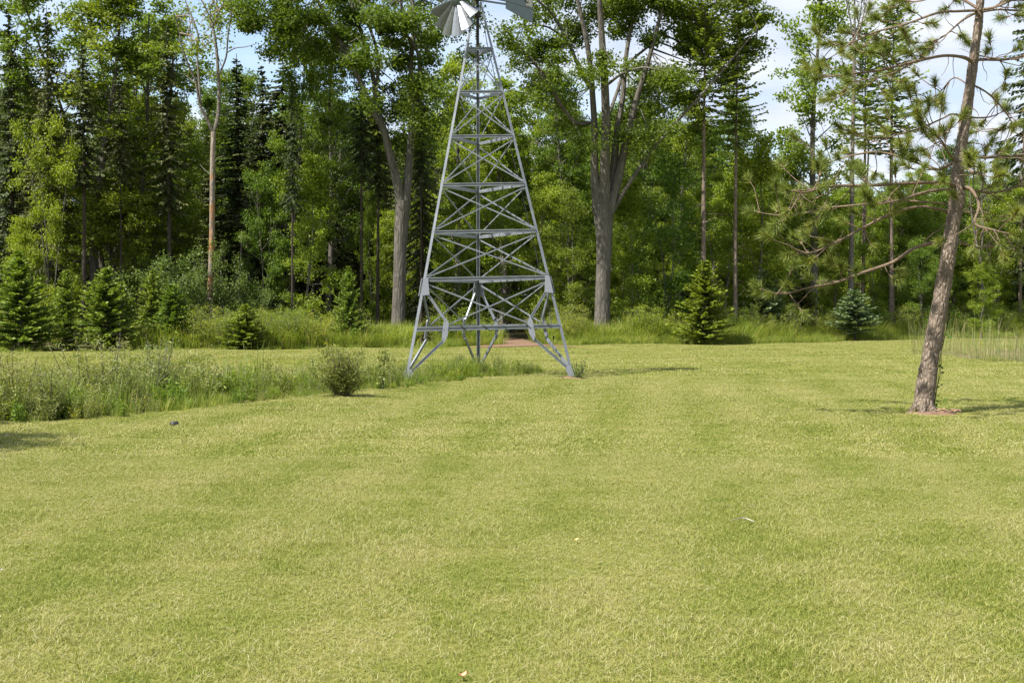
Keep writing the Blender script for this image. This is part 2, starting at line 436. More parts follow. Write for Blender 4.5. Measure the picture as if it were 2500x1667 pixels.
def ground_material():
    m, nt, out = new_mat('ground')
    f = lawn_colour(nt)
    geo = nt.nodes.new('ShaderNodeNewGeometry')
    n4 = noise(nt, 28, 5, geo.outputs['Position'], 0.7)
    lawn = ramp(nt, fmath(nt, 'ADD', f, fmath(nt, 'MULTIPLY_ADD', n4.outputs['Fac'], 0.3, -0.17)),
                [(p, tuple(c * k for c, k in zip(col, (0.66, 0.62, 0.66)))) for p, col in LAWN_STOPS])
    litter = ramp(nt, noise(nt, 5, 6, geo.outputs['Position'], 0.7).outputs['Fac'], [(0.3, (0.05, 0.04, 0.022)), (0.55, (0.075, 0.075, 0.026)), (0.75, (0.14, 0.10, 0.06))])
    mud = ramp(nt, n4.outputs['Fac'], [(0.3, (0.09, 0.075, 0.04)), (0.7, (0.20, 0.17, 0.09))])
    soil = ramp(nt, n4.outputs['Fac'], [(0.3, (0.22, 0.125, 0.075)), (0.7, (0.42, 0.27, 0.17))])
    col = mixc(nt, attr(nt, 'wood'), lawn, litter)
    col = mixc(nt, attr(nt, 'mud'), col, mud)
    col = mixc(nt, attr(nt, 'dirt'), col, soil)
    b = N(nt, 'ShaderNodeBsdfPrincipled', Roughness=0.95)
    b.inputs['Specular IOR Level'].default_value = 0.1
    nt.links.new(col, b.inputs['Base Color'])
    bp = N(nt, 'ShaderNodeBump', Strength=0.7, Distance=0.03)
    nt.links.new(n4.outputs['Fac'], bp.inputs['Height']); nt.links.new(bp.outputs[0], b.inputs['Normal'])
    nt.links.new(b.outputs[0], out.inputs['Surface'])
    return m
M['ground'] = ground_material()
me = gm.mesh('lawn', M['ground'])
def vattr(me, name, val):
    a = me.attributes.new(name, 'FLOAT', 'POINT'); a.data.foreach_set('value', np.asarray(val, np.float32).ravel())
BLOBS = [(1.32, 28.9, .5), (12.25 * .503, 19.6, .34)]
wob = 0.5 * np.sin(X * 1.3) + 0.35 * np.sin(X * 3.1 + 1)
vattr(me, 'wood', sstep(0.6, 3.0, Y - edge_y(X) + wob))
vattr(me, 'mud', np.maximum(sstep(0.30, 0.15, np.abs(Z - WATER1 - 0.05)) * (pond1(X, Y) > 0), sstep(0.30, 0.12, np.abs(Z - WATER2 - .03)) * (pond2(X, Y) > 0)) * 0.8
      + 0.9 * (Z < WATER1))
vattr(me, 'dirt', np.zeros_like(X))
tag(link('lawn', me), 'mown lawn sloping down to the pond and running back to the woods', 'lawn', None, 'structure')

# water
def water_mat():
    m, nt, out = new_mat('pond_water')
    geo = nt.nodes.new('ShaderNodeNewGeometry')
    mp = nt.nodes.new('ShaderNodeMapping'); mp.inputs['Scale'].default_value = (1, 1.6, 1)
    nt.links.new(geo.outputs['Position'], mp.inputs['Vector'])
    n = noise(nt, 3.0, 4, mp.outputs[0])
    b = N(nt, 'ShaderNodeBsdfPrincipled', Roughness=0.06)
    b.inputs['Base Color'].default_value = (0.045, 0.045, 0.02, 1)
    b.inputs['IOR'].default_value = 1.33
    bp = N(nt, 'ShaderNodeBump', Strength=0.10, Distance=0.02)
    nt.links.new(n.outputs['Fac'], bp.inputs['Height']); nt.links.new(bp.outputs[0], b.inputs['Normal'])
    nt.links.new(b.outputs[0], out.inputs['Surface'])
    return m
M['water'] = water_mat()
def sheet(name, poly, z, label):
    mb = MB(); P = np.array([(p[0], p[1], z) for p in poly])
    mb.faces(P, np.arange(len(P))[None], 0.5, 0)
    return tag(link(name, mb.mesh(name, M['water'])), label, 'pond', None, 'structure')
c1 = POND.mean(0)
sheet('pond_water', [tuple(p + (c1 - p) * 0.02) for p in POND], WATER1, 'still green water of the pond behind the left weeds')
ang = np.linspace(0, 2 * math.pi, 40, endpoint=False)
sheet('pond_water', [(22.5 + 9.3 * math.cos(a), 42.5 + 8.8 * math.sin(a)) for a in ang], WATER2, 'brown pond water with reeds behind the leaning pine')

# dirt path into the woods
def path_mesh():
    ctr = [(0.4, 52.6, 2.7), (0.5, 54.2, 2.0), (0.45, 56, 1.0), (0.3, 58.5, .75), (-.3, 62, .7), (-1.6, 68, .7), (-3.5, 78, .7)]
    mb = MB(); rows = []; K = 12
    t = np.linspace(0, len(ctr) - 1, 50)
    for q in t:
        c = [np.interp(q, range(len(ctr)), [p[k] for p in ctr]) for k in range(3)]
        sx = np.linspace(-1, 1, K)
        xx = c[0] + sx * c[2] * (1 + .12 * math.sin(q * 7)); yy = np.full(K, c[1]) + (.25 * np.sin(sx * 5) if q < 1 else 0)
        rows.append(np.stack([xx, yy, ground(xx, yy) + 0.02 - 0.03 * np.abs(sx) ** 6], 1))
    V = np.concatenate(rows); n = len(rows)
    i = (np.arange(n - 1)[:, None] * K + np.arange(K - 1)[None]).ravel()
    mb.faces(V, np.stack([i, i + 1, i + K + 1, i + K], 1), .5, 0, True)
    return mb.mesh('dirt_path', M['soil'])
tag(link('dirt_path', path_mesh()), 'reddish bare earth track entering the woods behind the windmill', 'path', None, 'structure')

# ------------------------------------------------------------------ scatter (stuff only)
def scatter(name, protos, pts, rot, scl, idx, label, cat):
    col = bpy.data.collections.new(name + '_kinds')
    for i, pm in enumerate(protos):
        o = bpy.data.objects.new('%s_kind_%03d' % (name, i), pm); col.objects.link(o)
    me = bpy.data.meshes.new(name)
    pts = np.asarray(pts, np.float32); n = len(pts)
    me.vertices.add(n); me.vertices.foreach_set('co', pts.ravel())
    a = me.attributes.new('rot', 'FLOAT_VECTOR', 'POINT'); a.data.foreach_set('vector', np.asarray(rot, np.float32).ravel())
    scl = np.asarray(scl, np.float32)
    if scl.ndim == 1: scl = np.stack([scl] * 3, 1)
    a = me.attributes.new('scl', 'FLOAT_VECTOR', 'POINT'); a.data.foreach_set('vector', scl.ravel())
    a = me.attributes.new('idx', 'INT', 'POINT'); a.data.foreach_set('value', np.asarray(idx, np.int32))
    ng = bpy.data.node_groups.new(name, 'GeometryNodeTree')
    ng.interface.new_socket('Geometry', in_out='INPUT', socket_type='NodeSocketGeometry')
    ng.interface.new_socket('Geometry', in_out='OUTPUT', socket_type='NodeSocketGeometry')
    gi, go = ng.nodes.new('NodeGroupInput'), ng.nodes.new('NodeGroupOutput')
    iop = ng.nodes.new('GeometryNodeInstanceOnPoints')
    ci = ng.nodes.new('GeometryNodeCollectionInfo')
    ci.inputs['Collection'].default_value = col
    ci.inputs['Separate Children'].default_value = True
    ci.inputs['Reset Children'].default_value = True
    def na(nm, t):
        q = ng.nodes.new('GeometryNodeInputNamedAttribute'); q.data_type = t; q.inputs['Name'].default_value = nm
        return q.outputs['Attribute']
    L = ng.links
    L.new(gi.outputs[0], iop.inputs['Points']); L.new(ci.outputs[0], iop.inputs['Instance'])
    iop.inputs['Pick Instance'].default_value = True
    L.new(na('idx', 'INT'), iop.inputs['Instance Index'])
    L.new(na('rot', 'FLOAT_VECTOR'), iop.inputs['Rotation'])
    L.new(na('scl', 'FLOAT_VECTOR'), iop.inputs['Scale'])
    L.new(iop.outputs[0], go.inputs[0])
    o = link(name, me)
    md = o.modifiers.new('scatter', 'NODES'); md.node_group = ng
    return tag(o, label, cat, None, 'stuff')

def tilt(x, y, spin):
    """Euler angles that lay an upright piece on the slope with the given spin."""
    e = 0.3
    gx = (ground(x + e, y) - ground(x - e, y)) / (2 * e); gy = (ground(x, y + e) - ground(x, y - e)) / (2 * e)
    out = np.zeros((len(x), 3))
    for i in range(len(x)):
        q = Vector((0, 0, 1)).rotation_difference(Vector((-gx[i], -gy[i], 1)).normalized()) @ Quaternion((0, 0, 1), float(spin[i]))
        out[i] = q.to_euler()
    return out

def blades(mb, root, h, az, lean, w, rnd, mat=0, curve=1.6):
    """Grass blades: a lower quad and a tip triangle each, bent over by lean (horizontal reach / height)."""
    n = len(h)
    d = np.stack([np.cos(az), np.sin(az), np.zeros(n)], 1)
    s = np.stack([-np.sin(az), np.cos(az), np.zeros(n)], 1)
    tw = rs.uniform(-1, 1, n)[:, None]
    s = norm(s * (1 - np.abs(tw) * .6) + d * tw * .6)
    up = np.array((0, 0, 1.0))
    h = h[:, None]; w = w[:, None]; lean = lean[:, None]
    k = 0.55
    mid = root + up * h * (k + .07) + d * lean * h * (k ** curve)
    tip = root + up * h * np.clip(1 - lean * .18, .35, 1) + d * lean * h
    Q = np.stack([root - s * w / 2, root + s * w / 2, mid + s * w * .42, mid - s * w * .42], 1)
    T = np.stack([mid - s * w * .42, mid + s * w * .42, tip], 1)
    mb.quads(Q, rnd, mat); mb.tris(T, rnd, mat)

def turf(size, n, hlo, hhi, w, seed):
    r = np.random.RandomState(seed); mb = MB()
    root = np.stack([r.uniform(-size / 2, size / 2, n), r.uniform(-size / 2, size / 2, n), np.full(n, -0.004)], 1)
    h = r.uniform(hlo, hhi, n) * np.where(r.rand(n) < .06, 1.5, 1)
    lean = np.abs(r.normal(0.55, .45, n))
    rnd = r.rand(n)
    flat = r.rand(n) < 0.14                                   # clippings that lie on the turf
    h = np.where(flat, 0.012 + r.rand(n) * .02, h); lean = np.where(flat, r.uniform(1.5, 4, n), lean)
    rnd = np.where(flat, np.clip(rnd + .35, 0, 1), rnd)
    root[:, 2] = np.where(flat, 0.012, root[:, 2])
    blades(mb, root, h, r.uniform(0, 2 * math.pi, n), lean, w * r.uniform(.6, 1.25, n), rnd)
    return mb.mesh('turf', M['lawn'])
def tuft(n, hlo, hhi, w, rad, seed, mat, lean=.5, name='tuft'):
    r = np.random.RandomState(seed); mb = MB()
    a = r.uniform(0, 2 * math.pi, n); q = rad * np.sqrt(r.rand(n))
    root = np.stack([np.cos(a) * q, np.sin(a) * q, np.full(n, -.02)], 1)
    blades(mb, root, r.uniform(hlo, hhi, n), a + r.normal(0, .7, n), np.abs(r.normal(lean, .25, n)), w * r.uniform(.6, 1.2, n), r.rand(n))
    return mb.mesh(name, mat)

def no_turf(x, y):
    """True where no mown grass grows: under the pond weeds, in water, on the track, in the woods."""
    p1 = pond1(x, y); near = y < 31.5 + 0 * x
    bad = (p1 > np.where(near & (x < .2), 0.25, 99))
    bad |= (ground(x, y) < WATER1 + .06) & (p1 > 0)
    bad |= (ground(x, y) < WATER2 + .06) & (pond2(x, y) > 0)
    bad |= y > edge_y(x) + 0.2
    bad |= (np.abs(x - .42) < np.where(y < 54, 2.6, 1.2)) & (y > 52.5)
    bad |= np.hypot(x - 1.36, y - 28.85) < .3
    bad |= np.hypot((x - 6.22) / 1.25, y - 19.55) < .33
    return bad
turf_protos = ([turf(0.5, 3200, .012, .034, .0029, 10 + i) for i in range(6)] + [turf(1.0, 4200, .015, .036, .0070, 30 + i) for i in range(4)]
               + [turf(2.0, 5000, .018, .038, .015, 40 + i) for i in range(3)] + [tuft(14, .03, .085, .0042, .06, 50 + i, M['lawn'], .6) for i in range(4)])
tx, ty, tid = [], [], []
for (y0, y1, st, base, cnt) in ((4.6, 14, .5, 0, 6), (14, 30, 1.0, 6, 4), (30, 84, 2.0, 10, 3)):
    yy = np.arange(y0 + st / 2, y1, st)
    for yv in yy:
        half = 0.40 * yv + 2.5
        xv = np.arange(-math.ceil(half / st) * st + st / 2, half, st)
        tx.append(xv); ty.append(np.full(len(xv), yv)); tid.append(base + rs.randint(0, cnt, len(xv)))
tx, ty, tid = np.concatenate(tx), np.concatenate(ty), np.concatenate(tid)
k = ~no_turf(tx, ty); tx, ty, tid = tx[k], ty[k], tid[k]
spin = rs.randint(0, 4, len(tx)) * math.pi / 2
# longer tufts, gathered in loose drifts
nT = 1500
dx, dy = rs.uniform(-9, 9, nT * 4), rs.uniform(4.8, 19, nT * 4)
dens = np.sin(dx * 1.9 + 2 * np.sin(dy * .8)) * np.sin(dy * 1.7 + 1.3 * np.sin(dx * .9)) + .35 * np.sin(dx * 5 + dy * 4)
k = (dens > .32 + rs.normal(0, .2, len(dx))) & ~no_turf(dx, dy); dx, dy = dx[k][:nT], dy[k][:nT]
ax_, ay_ = np.concatenate([tx, dx]), np.concatenate([ty, dy])
aid = np.concatenate([tid, 13 + rs.randint(0, 4, len(dx))])
asp = np.concatenate([spin, rs.uniform(0, 6.28, len(dx))])
scl = np.ones((len(ax_), 3)); scl[len(tx):] = rs.uniform(.6, 1.25, (len(dx), 1))
scl[:len(tx), 2] = rs.uniform(.65, 1.0, len(tx)) * (1 + .35 * np.sin(tx * 1.7 + 1.3 * np.sin(ty)) * np.sin(ty * 1.3 + np.sin(tx * .8)))
scatter('lawn_grass', turf_protos, np.stack([ax_, ay_, ground(ax_, ay_)], 1), tilt(ax_, ay_, asp), scl, aid,
        'short mown grass with straw coloured clippings covering the lawn', 'grass')

# ------------------------------------------------------------------ plants: kinds
def curve(p, d, L, n, up=0.0, wob=0.1, r=rs):
    pts = [np.array(p, float)]; d = norm(d)
    for i in range(n):
        d = norm(d + np.array((0, 0, up / n)) + r.normal(0, wob, 3) / math.sqrt(n))
        pts.append(pts[-1] + d * L / n)
    return np.array(pts)

def leaf_quads(cen, lo, hi, r, up=0.45, aspect=0.62, droop=0.25):
    n = len(cen)
    nr = norm(np.array((0, 0, up)) + r.normal(0, .55, (n, 3)))
    a = r.normal(0, 1, (n, 3)); a[:, 2] -= droop; a = norm(a - nr * np.sum(a * nr, 1, keepdims=True))
    b = np.cross(nr, a)
    l = r.uniform(lo, hi, n)[:, None]
    return np.stack([cen - a * l * .5, cen + b * l * aspect * .5 - a * l * .08 + nr * l * .06, cen + a * l * .5, cen - b * l * aspect * .5 - a * l * .08 + nr * l * .06], 1)

def cluster(c, rx, rz, n, r):
    """Points gathered in a flattened clump, thicker near its skin."""
    v = norm(r.normal(0, 1, (n, 3))) * (r.rand(n, 1) ** .6) * np.where(r.rand(n, 1) < .2, 1.25, .97)
    return np.asarray(c) + v * np.array((rx, rx, rz))

def broadleaf(seed, H=16.0, cb=.28, R=3.4, nprim=30, nleaf=20000, leaf=(.12, .19), tr=.20, mat='maple', bark='bark', stems=1, flat=.5, steep=1.0):
    r = np.random.RandomState(seed); wood, crown = MB(), MB()
    cl = []
    for s_ in range(stems):
        lean = r.normal(0, .05 if stems == 1 else .13, 2)
        t = np.linspace(0, 1, 12)
        tp = np.stack([lean[0] * H * t ** 1.5 + .12 * np.sin(t * 7 + seed) , lean[1] * H * t ** 1.5 + .12 * np.sin(t * 6 + 2 * seed), H * .95 * t - .15], 1)
        wood.tube(tp, tr / stems ** .5 * (1.12 - t) ** .8 * (1 + .5 * np.exp(-t * 30)), 7, 0, lump=.06)
        npr = nprim // stems
        for i in range(npr):
            u = (i + r.rand()) / npr; tt = cb + (1 - cb) * u
            p = np.array([np.interp(tt, t, tp[:, k]) for k in range(3)])
            az = i * 2.4 + r.normal(0, .5)
            L = R * (math.sin(math.pi * (.17 + .75 * u)) ** .75) * r.uniform(.6, 1.2)
            el = (.15 + .85 * u + r.normal(0, .18)) * steep
            d = np.array((math.cos(az) * math.cos(el), math.sin(az) * math.cos(el), math.sin(el)))
            bp = curve(p, d, L, 5, .35, .28, r)
            rb = tr * .34 * (1.05 - tt * .75)
            wood.tube(bp, np.linspace(rb, rb * .25, 6), 4, cap=False)
            for q in range(r.randint(3, 6)):
                f = r.uniform(.35, 1); bpt = np.array([np.interp(f * 5, range(6), bp[:, k]) for k in range(3)])
                d2 = norm(norm(bp[-1] - bp[0]) * .6 + r.normal(0, .7, 3) + (0, 0, .2))
                sp = curve(bpt, d2, L * r.uniform(.2, .42), 3, .1, .3, r)
                wood.tube(sp, np.linspace(rb * .35, rb * .12, 4), 3, cap=False)
                cl.append((sp[-1], r.uniform(.35, .75))); 
                if r.rand() < .5: cl.append((sp[1], r.uniform(.3, .5)))
            cl.append((bp[-1], r.uniform(.4, .7)))
    wsum = sum(c[1] ** 2 for c in cl)
    for c, rad in cl:
        n = max(8, int(nleaf * rad ** 2 / wsum)); k = R / 3.4
        cc_ = cluster(c, rad * (.6 + .4 * k) * 1.15, rad * flat, n, r)
        crown.quads(leaf_quads(cc_, leaf[0], leaf[1], r), np.clip(r.rand(n) * .7 + .15 + r.normal(0, .12), 0, 1))
    return wood.mesh('broadleaf_trunk', M[bark]), crown.mesh('broadleaf_crown', M[mat]), H

def conifer(seed, H=17.0, cb=.1, R=2.3, whorl=.40, nb=6, step=.15, spray=(.34, .14), droop=.5, rise=0.0, tr=.17, mat='spruce', bark='bark_dark', stub=True, power=.8, lean=0.0):
    r = np.random.RandomState(seed); wood, crown = MB(), MB()
    t = np.linspace(0, 1, 9)
    tp = np.stack([lean * t * H + .05 * np.sin(t * 5 + seed), .05 * np.cos(t * 4 + seed), t * H], 1)
    wood.tube(tp, tr * (1.03 - t) * (1 + .4 * np.exp(-t * 30)) + .008, 7, lump=.04)
    Q, RN = [], []
    z = cb * H
    while z < H * .985:
        u = (z - cb * H) / (H - cb * H)
        k = nb if u < .85 else max(3, nb - 2)
        a0 = r.uniform(0, 6.28)
        for i in range(k):
            az = a0 + i * 6.28 / k + r.normal(0, .25)
            L = max(.12, R * ((1 - u) ** power) * r.uniform(.55, 1.12) * (1 if u > .12 else .55 + 3.7 * u))
            zz_ = z + r.uniform(-.5, .5) * whorl
            x0 = np.interp(zz_ / H, t, tp[:, 0]); y0 = np.interp(zz_ / H, t, tp[:, 1])
            m = max(3, int(L / step)); f = np.linspace(0.08, 1, m)
            el = rise * (.4 + u)
            dz = L * (el * f - droop * f ** 1.2 * (1 - u * .7) + (.28 * droop + .1 * rise) * f ** 3)
            wv = r.normal(0, .05) * L * f ** 2
            P = np.stack([x0 + math.cos(az) * L * f - math.sin(az) * wv, y0 + math.sin(az) * L * f + math.cos(az) * wv, zz_ + dz], 1)
            if L > .5: wood.tube(np.concatenate([[[x0, y0, zz_]], P[[m // 3, 2 * m // 3, m - 1]]]), [.022 * L / 2 + .006, .016, .01, .005], 3, cap=False)
            tan = norm(np.gradient(P, axis=0)); side = np.stack([-np.sin(az) * np.ones(m), np.cos(az) * np.ones(m), np.zeros(m)], 1)
            for sg in (-1, 1, 0):
                d = norm(tan * r.uniform(.5, 1.0, (m, 1)) + side * sg * r.uniform(.6, 1.1, (m, 1)) + np.array((0, 0, -.55 * droop if sg else -1.1 * droop + .5 * rise)) + r.normal(0, .2, (m, 3)))
                l = (spray[0] * (1.1 - .45 * f) * r.uniform(.7, 1.25, m) * min(1, .45 + L * .5))[:, None]
                w = spray[1] * r.uniform(.7, 1.2, m)[:, None]
                nr = norm(np.cross(d, norm(r.normal(0, .5, (m, 3)) + np.array((0, 0, 1)))))
                Q.append(np.stack([P, P + d * l * .45 + nr * w / 2, P + d * l, P + d * l * .45 - nr * w / 2], 1))
                RN.append(np.clip(f * .65 + r.uniform(-.1, .35, m), 0, 1))
        z += whorl * r.uniform(.75, 1.25) * (1 - .45 * u)
    if stub:
        for i in range(26):
            zz_ = r.uniform(.06, max(cb, .25)) * H; az = r.uniform(0, 6.28)
            d = (math.cos(az), math.sin(az), r.uniform(-.3, .3))
            wood.tube(curve((np.interp(zz_ / H, t, tp[:, 0]), 0, zz_), d, r.uniform(.3, 1.3), 3, 0, .2, r), [.02, .014, .01, .005], 3, cap=False)
    crown.quads(np.concatenate(Q), np.concatenate(RN))
    return wood.mesh('conifer_trunk', M[bark]), crown.mesh('conifer_crown', M[mat]), H

def shrub(seed, H=2.0, R=1.0, nst=16, nleaf=2600, leaf=(.05, .09), mat='thicket', bark='bark_grey', spread=.5, aspect=.5, up=.5, rad=.22):
    r = np.random.RandomState(seed); wood, crown = MB(), MB(); cs = []
    for i in range(nst):
        az = r.uniform(0, 6.28); q = R * .25 * r.rand()
        e = r.uniform(0, spread)
        d = (math.cos(az) * math.sin(e), math.sin(az) * math.sin(e), math.cos(e))
        L = H * r.uniform(.6, 1.05)
        p = curve((math.cos(az) * q, math.sin(az) * q, -.05), d, L, 6, .15, .18, r)
        wood.tube(p, np.linspace(.012 + .006 * H / 2, .004, 7), 3, cap=False)
        for k in range(7):
            f = r.uniform(.15, 1) * 6; c = np.array([np.interp(f, range(7), p[:, j]) for j in range(3)])
            off = norm(r.normal(0, 1, 3)) * R * .38 * r.rand() ; off[2] = abs(off[2]) * .6
            wood.tube(np.array([c, c + off * .6 + (0, 0, .03), c + off]), [.005, .004, .003], 3, cap=False)
            cs.append(c + off)
    n = nleaf // len(cs)
    for c in cs:
        cc_ = cluster(c, rad * R, rad * R * .9, n, r); cc_[:, 2] = np.maximum(cc_[:, 2], .02)
        crown.quads(leaf_quads(cc_, leaf[0], leaf[1], r, up, aspect), np.clip(r.rand(n) * .75 + .12 + r.normal(0, .1), 0, 1))
    return wood.mesh('shrub_stems', M[bark]), crown.mesh('shrub_foliage', M[mat]), H

KB = [broadleaf(100, 16, .22, 3.2, 38, 21000), broadleaf(101, 16, .30, 3.0, 36, 19000, stems=2), broadleaf(102, 16, .20, 3.8, 40, 22000, mat='young_leaf'),
      broadleaf(103, 16, .34, 3.3, 36, 19000, mat='maple_dark'), broadleaf(104, 16, .25, 2.2, 34, 10000, (.13, .20), mat='young_leaf', flat=.45)]
KU = [broadleaf(110, 8, .06, 2.2, 26, 12000, (.10, .165), .08, 'young_leaf', 'bark_grey'), broadleaf(111, 8, .08, 2.6, 28, 13000, (.10, .165), .08, 'maple', 'bark_grey', 2),
      broadleaf(112, 8, .05, 2.0, 26, 12000, (.10, .16), .07, 'young_leaf', 'bark_grey', 3)]
KS = [conifer(120), conifer(121, R=2.7, whorl=.46, droop=.7), conifer(122, R=1.9, cb=.3, droop=.55), conifer(123, H=17, R=2.2, cb=.42, droop=.5)]
KT = [conifer(124, H=17, R=2.0, cb=.52, droop=.55, tr=.16), conifer(125, H=17, R=2.2, cb=.60, droop=.6, tr=.14)]
KP = [conifer(130, H=19, R=2.4, cb=.60, whorl=.42, nb=6, droop=.35, rise=.45, spray=(.34, .15), mat='young_spruce', tr=.16, bark='bark_pine', power=.5),
      conifer(131, H=19, R=2.2, cb=.52, whorl=.42, nb=6, droop=.35, rise=.45, spray=(.34, .15), mat='young_spruce', tr=.15, bark='bark_pine', power=.5)]
YK = dict(H=4.0, cb=.015, R=1.75, whorl=.20, nb=9, step=.075, spray=(.24, .11), droop=.15, rise=.38, tr=.05, stub=False, power=.75)
KY = [conifer(140, mat='young_spruce', **YK), conifer(141, mat='young_spruce', **dict(YK, R=1.5, nb=8)), conifer(142, mat='young_spruce', **dict(YK, R=1.9, droop=.2)),
      conifer(143, mat='lime_spruce', **dict(YK, R=1.6, whorl=.19, droop=.2)), conifer(144, mat='blue_spruce', **dict(YK, R=1.7, cb=.16, rise=.25, power=.6)),
      conifer(145, mat='spruce', **dict(YK, R=1.7, droop=.1))]
KH = [shrub(150), shrub(151, R=1.2, spread=.65), shrub(152, H=2.2, mat='weed', leaf=(.05, .10)), shrub(153, H=2.0, R=1.1, mat='young_leaf', leaf=(.06, .11))]
KPOP = [shrub(160, H=5, R=1.7, nst=14, nleaf=6500, leaf=(.07, .12), mat='poplar', spread=.32, aspect=.75, rad=.24), shrub(161, H=5, R=1.4, nst=10, nleaf=5000, leaf=(.07, .12), mat='poplar', spread=.25, aspect=.75, rad=.24)]

def put(name, kind, px, d, ytop, label, cat, group=None, wf=1.0, rz=None, parts=('trunk', 'crown'), base=None):
    """Stand a copy of a plant kind on the ground so that its tip reaches the given height in the photo."""
    top = at(px, ytop, d); x = top[0]
    z0 = gz(x, d) if base is None else base
    s = (top[2] - z0) / kind[2]
    e = empty(name, (x, d, z0), label, cat, group, random.uniform(0, 6.28) if rz is None else rz, (s * wf, s * wf, s))
    link(parts[0], kind[0], e); link(parts[1], kind[1], e)
    return e
random.seed(11)

